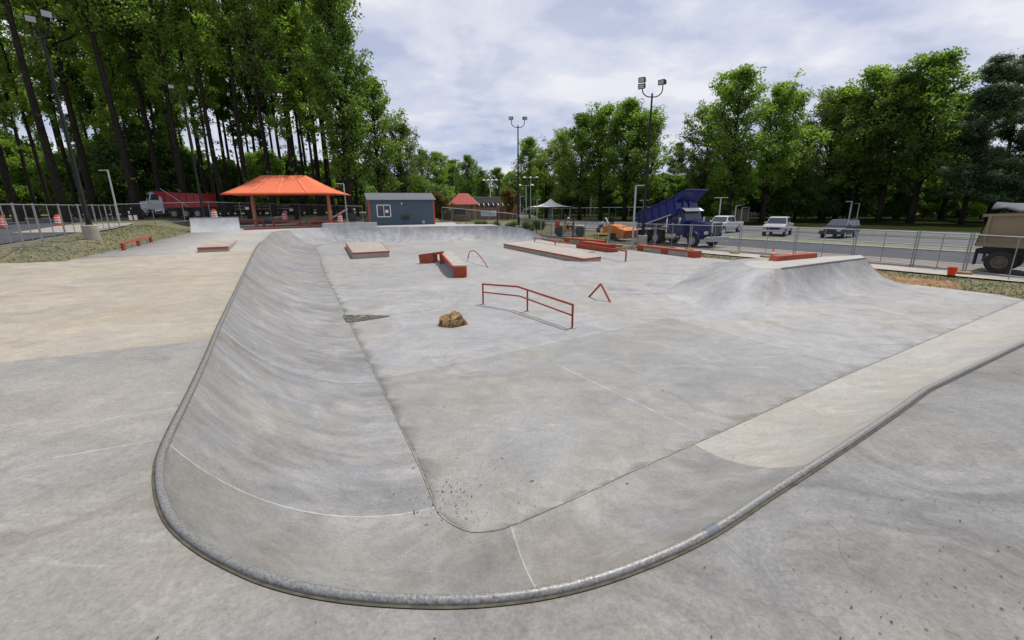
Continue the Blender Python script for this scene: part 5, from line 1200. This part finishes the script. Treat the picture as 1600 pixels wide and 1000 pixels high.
# roller with driver
rp_ = P(893, 370, .03); t = thing('road_roller', 'yellow road roller with a dark front drum, driven behind the picket fence', 'road roller', (rp_.x, rp_.y+1.2, .03), R(-12)); t.scale = (.88, .88, .9)
YD = flat('dusty_yellow', (.42, .27, .05), .6, 0, .2, 2)
for x, s_ in ((1.25, 1), (-1.25, 1)):
    MB().lathe([(.05, -.65), (.58, -.65), (.6, -.63), (.6, .63), (.58, .65), (.05, .65)], 26, Matrix.Translation((x, 0, .6)) @ Matrix.Rotation(R(90), 4, 'X')).build('drum', flat('drum_steel', (.06, .065, .07), .5, .3) if x > 0 else bpy.data.materials['drum_steel'], t, True)
MB().prism([(-1.9, .75), (-1.8, 1.35), (-.5, 1.3), (-.4, .6)], -.55, .55).build('rear_body', YD, t, bevel=.06)
MB().prism([(.4, .7), (.5, 1.3), (1.8, 1.25), (1.95, .85)], -.6, .6).build('front_body', flat('pale_hood', (.4, .36, .25), .6), t, bevel=.08)
MB().box((0, 0, .7), (1.1, .8, .3)).build('platform', YD, t); MB().box((-.35, 0, 1.0), (.5, .5, .35)).build('seat', BLACK, t, bevel=.03)
MB().tube([(.45, 0, .85), (.25, 0, 1.45)], .03, 6).build('steering_column', BLACK, t); MB().lathe([(.2, 0), (.2, .03)], 14, Matrix.Translation((.24, 0, 1.47)) @ Matrix.Rotation(R(-20), 4, 'Y')).build('steering_wheel', BLACK, t)
MB().tube([(-.6, -.5, 1.2), (-.6, -.5, 2.0), (-.6, .5, 2.0), (-.6, .5, 1.2)], .035, 6).build('roll_bar', BLACK, t, True)
M_ = t.matrix_basis if False else None
person('worker in a bright yellow green vest sitting on the yellow roller', (rp_.x-.31, rp_.y+1.27, .03+.52), R(-12), 'sit')
pp = P(934, 372, .03); person('worker in dark blue clothes and white cap bending over the fresh asphalt', (pp.x, pp.y, .03), R(-60), 'bend', (.03, .05, .12), (.02, .02, .03), (.75, .75, .72))
pp = P(956, 371.5, .03); person('standing worker in a yellow green vest left of the orange paver', (pp.x, pp.y, .03), R(-70), 'stand', (.42, .58, .03), (.02, .02, .025), (.03, .03, .03))
# paver
pv = P(962, 378, .03); t = thing('paver', 'orange asphalt paver behind the fence, at the tail of the blue truck', 'paver', (pv.x, pv.y+2.2, .03), R(-60)); t.scale = (.8, .8, .9)
OM = flat('machine_orange', (.55, .17, .03), .55, 0, .2, 2)
MB().box((0, 0, .45), (2.6, .5, .6)).build('track', RUBBER, t, bevel=.15); MB().box((0, 1.4, .45), (2.6, .5, .6)).build('track', RUBBER, t, bevel=.15)
MB().prism([(-1.4, .5), (-1.3, 1.35), (-.2, 1.6), (1.2, 1.45), (1.5, .7)], -.1, 1.6).build('body', OM, t, bevel=.08)
MB().prism([(1.4, .3), (1.5, 1.35), (2.9, 1.1), (2.5, .3)], -.5, 2.0).build('hopper', OM, t, bevel=.04)
MB().box((-1.9, .75, .35), (.7, 3.0, .5)).build('screed', DARK, t, bevel=.03); MB().tube([(-1.0, .2, 1.4), (-1.0, .2, 2.2), (-1.0, 1.3, 2.2), (-1.0, 1.3, 1.4)], .04, 6).build('guard_rail', OM, t, True)
MB().box((-.8, .75, 1.9), (.5, .5, .9)).build('seat', BLACK, t, bevel=.04); MB().tube([(-.2, 0, 1.5), (-.9, -.1, 2.3)], .06, 6).build('grab_bar', WHITE, t)
# yellow trestle
for u, s in ((925, 'yellow folding trestle left of the bending worker'), (940, 'yellow folding trestle in front of the bending worker')):
    p = P(u, 378.5, .03); t = thing('trestle', s, 'trestle', p, R(-20)); YT = flat('pale_yellow', (.62, .52, .14), .6) if u == 925 else YT
    MB().box((0, 0, .75), (1.3, .08, .16)).build('beam', YT, t); MB().box((0, 0, .45), (1.3, .04, .1)).build('beam', YT, t)
    for x in (-.55, .55):
        for s_ in (-1, 1): MB().bar((x, s_*.25, 0), (x, 0, .75), .05).build('leg', YT, t)
# ------------------------------------------------------------------ trees
BARK = m = N('tree_bark'); n2 = m.noise(3, 7, .7, 0, m.map(sc=(3, 3, .5))); c = m.ramp(n2, [(.3, (.012, .010, .008)), (.6, (.036, .030, .023)), (.75, (.075, .063, .048))]); m.bump(n2, .8, .05); BARK = m.out(c, .95, 0, .1)
L_A = leafmat('leaf_green', (.065, .12, .024), (.21, .31, .055), .48); L_B = leafmat('leaf_yellow_green', (.08, .12, .03), (.21, .265, .07), .45); L_D = leafmat('leaf_dark_green', (.04, .08, .02), (.125, .195, .042), .45); L_P = leafmat('pine_needle', (.036, .066, .026), (.075, .12, .045), .25)
L_O = leafmat('leaf_bronze', (.085, .060, .018), (.15, .11, .035))
def leafmesh(name, cen, size, aspect, mat, upb=.6, seed=0):
    rg = np.random.default_rng(seed); n = len(cen)
    nr = rg.normal(size=(n, 3)); nr[:, 2] += upb; nr /= np.linalg.norm(nr, axis=1)[:, None]
    a = np.cross(nr, rg.normal(size=(n, 3))); a /= np.linalg.norm(a, axis=1)[:, None]; b = np.cross(nr, a)
    s = (size*rg.uniform(.6, 1.35, n))[:, None]; V = np.stack([cen-a*s, cen-b*s*aspect+nr*s*.15, cen+a*s, cen+b*s*aspect+nr*s*.15], 1).reshape(-1, 3)
    me = bpy.data.meshes.new(name); me.vertices.add(4*n); me.vertices.foreach_set('co', V.ravel()); me.loops.add(4*n); me.loops.foreach_set('vertex_index', np.arange(4*n, dtype=np.int32))
    me.polygons.add(n); me.polygons.foreach_set('loop_start', np.arange(0, 4*n, 4, dtype=np.int32)); me.polygons.foreach_set('loop_total', np.full(n, 4, dtype=np.int32)); me.update(calc_edges=True); me.materials.append(mat); return me
def grow(seed, h, cr, lo, r0, nl, dens, leaf, mat, shape='oval', elev=(25, 60), clump=.9, fork=0, upb=.7, low=0):
    rr = random.Random(seed); mb = MB(); cl = []
    lean = (rr.uniform(-.02, .02)*h, rr.uniform(-.02, .02)*h)
    def tp(f): return Vector((lean[0]*f+math.sin(f*5+seed)*.012*h*f, lean[1]*f+math.cos(f*4+seed)*.012*h*f, h*f))
    n = 12; mb.tube([tp(i/n)-Vector((0, 0, .4 if i == 0 else 0)) for i in range(n+1)], [r0*(1.25 if i == 0 else 1)*(1-.93*i/n)+.015 for i in range(n+1)], 9)
    for k in range(nl):
        f = lo+(1-lo)*((k+rr.random()*.8)/nl)
        q = (f-lo)/(1-lo)
        if shape == 'oval': pr = math.sin(math.pi*min(1, .18+.80*q))**.7
        elif shape == 'tall': pr = (.55+.45*math.sin(math.pi*q))*(1-.45*q)
        elif shape == 'cone': pr = 1-q*.92
        else: pr = .75+.25*math.sin(math.pi*q)
        L = cr*pr*rr.uniform(.65, 1.2); az = rr.uniform(0, 2*math.pi) if k % 2 else k*2.399; el = R(rr.uniform(*elev))
        d = Vector((math.cos(az)*math.cos(el), math.sin(az)*math.cos(el), math.sin(el))); p = tp(f); pts = [p.copy()]; m_ = 6
        for j in range(m_):
            d = (d+Vector((rr.uniform(-.22, .22), rr.uniform(-.22, .22), rr.uniform(-.05, .22)))).normalized(); p = p+d*L/m_; pts.append(p.copy())
            if j >= 1: cl.append((p+Vector((rr.gauss(0, .3), rr.gauss(0, .3), rr.gauss(0, .3))), clump*rr.uniform(.6, 1.15)))
            if j in (1, 2, 3, 4):
                d2 = (d+Vector((rr.uniform(-1, 1), rr.uniform(-1, 1), rr.uniform(-.3, .6)))).normalized(); L2 = L*rr.uniform(.22, .48); q2 = p+d2*L2; mb.tube([p, p+d2*L2*.5+Vector((0, 0, .05*L2)), q2], [max(.02, r0*.10), max(.015, r0*.06), .01], 4, False); cl.append((q2, clump*rr.uniform(.6, 1.1))); cl.append((p+d2*L2*.55, clump*rr.uniform(.5, .9)))
        rl_ = r0*.42*(1-.6*f); mb.tube(pts, [max(.02, rl_*(1-.8*i/m_)) for i in range(m_+1)], 5, False)
    for _ in range(low): cl.append((tp(rr.uniform(.1, lo))+Vector((rr.gauss(0, .5), rr.gauss(0, .5), 0)), clump*.5))
    cl.append((tp(1), clump)); rg = np.random.default_rng(seed+99); cs = []
    for c_, r_ in cl:
        k = int(dens*(r_/clump)**2*rg.uniform(.5, 1.3)); v = rg.normal(size=(k, 3)); v /= np.linalg.norm(v, axis=1)[:, None]; v *= (rg.uniform(0, 1, k)**.45)[:, None]*r_*np.array([1.15, 1.15, .8]); cs.append(v+np.array(c_))
    cen = np.concatenate(cs); lm = leafmesh('crown', cen, leaf, .62, mat, upb, seed)
    tm = bpy.data.meshes.new('trunk'); tm.from_pydata(mb.v, [], mb.f); tm.materials.append(BARK); tm.polygons.foreach_set('use_smooth', [True]*len(tm.polygons)); return tm, lm
def pine(seed, h, cr, lo, r0):
    rr = random.Random(seed); mb = MB(); cs = []; rg = np.random.default_rng(seed)
    mb.tube([(math.sin(i*.7+seed)*.12, math.cos(i*.9)*.12, h*i/10-(.4 if i == 0 else 0)) for i in range(11)], [r0*(1-.93*i/10)+.02 for i in range(11)], 8)
    f = lo
    while f < .99:
        q = (f-lo)/(1-lo); nb = rr.choice((4, 5, 5))
        for k in range(nb):
            az = rr.uniform(0, 6.28); L = cr*(1-q)**.6*rr.uniform(.35, 1.25)+.5; p = Vector((0, 0, h*f)); d = Vector((math.cos(az), math.sin(az), rr.uniform(0, .5))).normalized(); pts = [p.copy()]
            for j in range(5):
                d = (d+Vector((rr.uniform(-.12, .12), rr.uniform(-.12, .12), .04))).normalized(); p = p+d*L/5; pts.append(p.copy())
                if j >= 1:
                    n = int(105*(.5+L/cr)); w_ = .32*L*(1-.12*j)/2+.35
                    v = rg.normal(size=(n, 3))*np.array([w_*.8, w_*.8, .3])+np.array(p)+np.array([0, 0, .1]); cs.append(v)
            mb.tube(pts, [max(.015, r0*.22*(1-.17*i)) for i in range(6)], 4, False)
        f += rr.uniform(.04, .085)
    cen = np.concatenate(cs); lm = leafmesh('crown', cen, .26, .28, L_P, .9, seed)
    tm = bpy.data.meshes.new('trunk'); tm.from_pydata(mb.v, [], mb.f); tm.materials.append(BARK); tm.polygons.foreach_set('use_smooth', [True]*len(tm.polygons)); return tm, lm
def plant(name, label, cat, proto, x, y, z, s, rz, group=None, sz=None):
    t = thing(name, label, cat, (x, y, z), rz, group); t.scale = (s, s, sz or s)
    for nm, me in (('trunk', proto[0]), ('crown', proto[1])):
        o = bpy.data.objects.new(nm, me); C.objects.link(o); o.parent = t
    return t
TALL = [grow(10+i, 33, 4.9, lo, .36, 34, 27, .17, L_A if i % 3 else L_B, 'tall', (25, 68), .82, low=4) for i, lo in enumerate((.46, .38, .54, .42, .5))]
THIN = [grow(40+i, 29, 3.2, .35+.07*i, .22, 26, 32, .17, L_A, 'tall', (30, 70), .75, low=6) for i in range(2)]
ROUND = [grow(60+i, 20, 6.2, .16, .36, 50, 40, .17, (L_A, L_B, L_A, L_D)[i], 'oval', (15, 68), .85) for i in range(4)]
BUSH = [grow(80+i, 9, 4.2, .06, .16, 22, 110, .19, (L_A, L_D, L_A)[i], 'oval', (5, 60), 1.1) for i in range(3)]
PINE = [pine(90+i, 24, 5.6, .14+.08*i, .38) for i in range(2)]
EDGE = [grow(71, 30, 6.4, .14, .45, 62, 44, .17, L_A, 'tall', (15, 65), .95)]
rr = random.Random(11)
# left forest: (px at the foot, distance, proto, scale, label)
LF = [(-60, 44, 'T0', 1.0, 'tall tree trunk beyond the left edge leaning into the top left corner'),
 (28, 47, 'T1', 1.02, 'tall dark tree at the far left above the yellow loader'), (60, 58, 'N0', 1.05, 'slim tree just left of the thick leftmost trunks'),
 (104, 46, 'T2', 1.12, 'thickest dark tree trunk, between the two left barrels and the left mast'), (150, 52, 'T3', 1.05, 'thick trunked tree right behind the left floodlight mast'),
 (165, 66, 'N1', 1.05, 'slim tree behind the tall left lamp post'), (196, 60, 'N0', 1.0, 'slim dark tree above the hood of the white truck cab'), (216, 50, 'T4', 1.08, 'thick tree behind the white truck cab'),
 (236, 68, 'N1', 1.1, 'narrow tree over the cab guard of the red truck'), (258, 57, 'T0', .95, 'straight tree behind the front of the red truck bed'), (278, 62, 'N0', 1.02, 'slim tree behind the middle of the red truck bed'),
 (296, 54, 'T1', .96, 'straight tree just left of the second floodlight mast'), (330, 60, 'T3', .94, 'tree right of the second floodlight mast, above the red truck tail'), (352, 56, 'T2', .95, 'straight tree above the left corner of the orange canopy'),
 (374, 66, 'N1', 1.0, 'slim tree above the left slope of the orange canopy'), (392, 57, 'T4', .96, 'forked tree over the left hip of the orange canopy'), (412, 64, 'N0', 1.05, 'slim trunk over the left end of the canopy ridge'),
 (430, 58, 'T0', .93, 'straight tree over the middle of the canopy ridge'), (452, 66, 'N1', 1.08, 'slim trunk over the right end of the canopy ridge'), (470, 58, 'T3', .92, 'tree over the right hip of the orange canopy'),
 (488, 68, 'N0', 1.1, 'slim tree above the right slope of the orange canopy'), (505, 60, 'T1', .92, 'tree above the right corner of the orange canopy'), (548, 55, 'E0', .95, 'large leafy tree at the right end of the forest above the shed'),
 (522, 64, 'T2', .9, 'tree between the canopy and the big leafy edge tree')]
PR = {'T': TALL, 'N': THIN, 'E': EDGE}
for u, Y, k, s, lab in LF:
    p = D(u, 340, Y); s *= rr.uniform(.95, 1.03); plant('tall_tree', lab, 'tree', PR[k[0]][int(k[1])], p.x, p.y, G(p.x, p.y)-.1, s, rr.uniform(0, 6.28), 'tall trees of the left forest')
for i, u in enumerate([10, 46, 82, 126, 140, 180, 206, 226, 247, 268, 288, 308, 340, 363, 384, 402, 421, 441, 461, 479, 497, 514, 534, 562]):
    Y = rr.uniform(56, 70); p = D(u+rr.uniform(-3, 3), 340, Y)
    plant('thin_tree', 'slender dark trunk with a small high crown among the tall left trees', 'tree', THIN[i % 2], p.x, p.y, G(p.x, p.y)-.1, rr.uniform(.85, 1.12), rr.uniform(0, 6.28), 'slender trees of the left forest')
# deeper rows
for i in range(13):
    u = -120+i*40+rr.uniform(-8, 8)
    if u > 330: continue
    u = u; Y = rr.uniform(70, 92); p = D(u, 330, Y); k = rr.choice(TALL+THIN)
    plant('tall_tree', 'dark tree standing deep in the left forest behind the front row', 'tree', k, p.x, p.y, 2.1, rr.uniform(.82, 1.02), rr.uniform(0, 6.28), 'deep forest trees')
for i in range(26):
    u = -100+i*26+rr.uniform(-8, 8); Y = rr.uniform(60, 76); p = D(u, 335, Y); 
    plant('understory_tree', 'bushy young tree in the shade under the tall left forest', 'tree', BUSH[i % 3], p.x, p.y, 2.0, rr.uniform(.75, 1.2)*(.72 if u > 300 else 1), rr.uniform(0, 6.28), 'understory of the left forest')
def topped(u, Y, top, proto_h, z0): return (D(u, top, Y).z-z0)/(proto_h+.7)
p = D(598, 340, 60); plant('leafy_tree', 'mid height spreading tree filling the forest edge over the grey shed roof', 'tree', ROUND[0], p.x, p.y, 1.3, topped(598, 60, 128, 20, 1.3), 1.0)
p = D(634, 340, 64); plant('leafy_tree', 'lighter green spreading tree right of the shed ridge', 'tree', ROUND[1], p.x, p.y, .9, topped(634, 64, 196, 20, .9), 2.0)
for i, (u, Y, pi, top, lab) in enumerate([(662, 130, 3, 236, 'far dark tree behind the right end of the shed'), (684, 128, 0, 240, 'far green tree between shed and kiosk'), (708, 138, 3, 252, 'far tree directly behind the red kiosk roof'), (733, 130, 0, 245, 'far tree with a tall crown right of the kiosk roof'), (757, 145, 3, 268, 'far tree behind the four headed sports light'), (780, 135, 0, 264, 'far low tree left of the centre mast'),
    (828, 112, 0, 218, 'tree with an upright crown right of the centre mast'), (853, 118, 1, 234, 'pale tree above the white tent'), (878, 108, 1, 208, 'yellow green tree right of the white tent'), (905, 100, 0, 182, 'left tree of the large central group'), (938, 98, 2, 170, 'broad tree in the middle of the large central group'), (975, 96, 0, 160, 'tallest tree of the large central group'), (1006, 98, 2, 178, 'tree of the central group behind the tallest mast'),
    (1136, 76, 0, 112, 'tall open crowned tree behind the white pickup'), (1092, 84, 1, 172, 'lighter tree left of the tall open crowned tree'), (1190, 78, 2, 140, 'dense rounded tree right of the tall open crowned tree'),
    (1282, 82, 1, 140, 'pale green feathery tree above the silver pickup'), (1326, 80, 0, 112, 'green tree above the dark parked car'), (1372, 76, 1, 122, 'yellow green tree right of the dark parked car'), (1422, 72, 0, 88, 'tall leaning crowned tree left of the big pine'),
    (1228, 98, 3, 200, 'dark low tree between the rounded tree and the pale one'), (1470, 84, 3, 150, 'dark tree behind the big pine trunk'), (1304, 95, 3, 160, 'dark tree in the second row behind the dark car'), (1398, 92, 2, 150, 'second row tree left of the pine')]):
    p = D(u, 345, Y); z0 = -.1 if u > 800 else .0; sc_ = topped(u, Y, top, 20, z0); q_ = plant('leafy_tree', lab, 'tree', ROUND[pi], p.x, p.y, z0, sc_*(1.16 if u > 850 else 1.0), rr.uniform(0, 6.28), 'leafy trees beyond the lots', sc_)
for i, (u, Y, pi, top, lab) in enumerate([(1052, 100, 0, 222, 'dark conifer in the gap right of the tallest mast'), (1240, 92, 1, 190, 'thin conifer rising between two leafy trees'), (1503, 66, 1, 84, 'big dark pine with layered boughs at the right'), (1590, 60, 0, 92, 'dense pine at the right edge above the tan truck'), (1545, 74, 0, 78, 'pine standing between the two large right pines'), (1075, 92, 0, 258, 'small conifer behind the raised blue bed'), (1660, 64, 1, 90, 'pine cut off beyond the right edge')]):
    p = D(u, 345, Y); sc_ = topped(u, Y, top, 24, -.1); plant('pine_tree', lab, 'tree', PINE[pi], p.x, p.y, -.1, sc_, rr.uniform(0, 6.28), 'pines on the right')
for i in range(26):
    u = 850+i*31+rr.uniform(-8, 8); Y = rr.uniform(84, 104) if u < 1080 else rr.uniform(78, 96); p = D(u, 345, Y)
    if u < 1040: p = D(u, 345, rr.uniform(124, 135))
    plant('understory_tree', 'bushy dark tree filling the shade under the right tree line', 'tree', BUSH[rr.choice((1, 1, 0, 2))], p.x, p.y, -.1, rr.uniform(.7, 1.2), rr.uniform(0, 6.28), 'understory of the right tree line')
# far wood as one mass
wc = []; rg = np.random.default_rng(5)
def woods(x0, x1, yf, h, n, z):
    x = rg.uniform(x0, x1, n); y = yf(x)+rg.uniform(0, 14, n); top = h*(.72+.18*np.sin(x*.21)+.1*np.sin(x*.57+2)); zz = z+top*rg.uniform(0, 1, n)**.8; wc.append(np.stack([x, y, zz], 1))
woods(-170, -14, lambda x: 100+0*x, 9, 34000, 1.5); woods(-60, 40, lambda x: 165+0*x, 19, 30000, 0); woods(30, 190, lambda x: 130-.45*(x-30), 13, 50000, -.2)
wm_ = leafmesh('distant_wood', np.concatenate(wc), .55, .7, L_D, .5, 3); wo = bpy.data.objects.new('distant_wood', wm_); C.objects.link(wo); tag(wo, 'dark mass of far woodland closing the view behind the tree lines', 'woodland', None, 'stuff')
# shrubs near the kiosk
sh = [(686, 88, 'O', .42, 'bronze leaved small tree between shed and kiosk'), (697, 92, 'O', .38, 'smaller bronze leaved tree touching the kiosk roof'), (793, 100, 'O', .5, 'bronze leaved small tree over the brown brick wall')]
BRZ = [grow(120, 9, 4.2, .2, .14, 18, 90, .16, L_O, 'oval', (20, 65), 1.0)]
for u, Y, k, s, lab in sh: p = D(u, 346, Y); plant('small_tree', lab, 'tree', BRZ[0], p.x, p.y, .1, s*1.25, u, 'bronze leaved trees')
SHR = [grow(130+i, 1.3, .9, .05, .03, 16, 60, .055, (L_D, L_D)[i], 'oval', (5, 60), .32) for i in range(2)]
for i, (u, v, Y) in enumerate([(748, 346, 62), (757, 346, 60), (768, 346, 58), (776, 345, 60), (795, 346, 57), (803, 347, 56), (822, 347, 60), (830, 348, 58), (838, 349, 62), (846, 349, 60)]):
    p = D(u, v, Y); plant('shrub', ['low dark shrub in the bed left of the centre mast', 'low dark shrub in the bed right of the centre mast'][u > 806], 'shrub', SHR[i % 2], p.x, p.y, max(0, G(p.x, p.y))-.05, rr.uniform(.5, .75), i, ['shrubs left of the centre mast', 'shrubs right of the centre mast'][u > 806])
# short grass tufts on the left verge and right verge
gc = []; tries = 0
for (n, f) in ((14000, lambda: (rr.uniform(-34, -15), rr.uniform(13, 42))), (9000, lambda: tuple(nt(rr.uniform(23.2, 27.5), rr.uniform(-8, 34)))[:2])):
    A_ = np.array([f() for _ in range(n)]); d = park_dist(A_[:, 0], A_[:, 1]); qv = -.832*A_[:, 0]-.555*A_[:, 1]
    keep = (d > .08) & (qv < 7.0); A_ = A_[keep]; z = gz(A_[:, 0], A_[:, 1]); gc.append(np.stack([A_[:, 0], A_[:, 1], z+.03], 1))
gcen = np.concatenate(gc); gm = leafmesh('grass_tufts', gcen, .07, .25, leafmat('sparse_grass', (.10, .12, .05), (.22, .22, .11), .2), .0, 9); gob = bpy.data.objects.new('grass_tufts', gm); C.objects.link(gob); tag(gob, 'sparse new grass and straw on the verges round the park', 'grass', None, 'stuff')
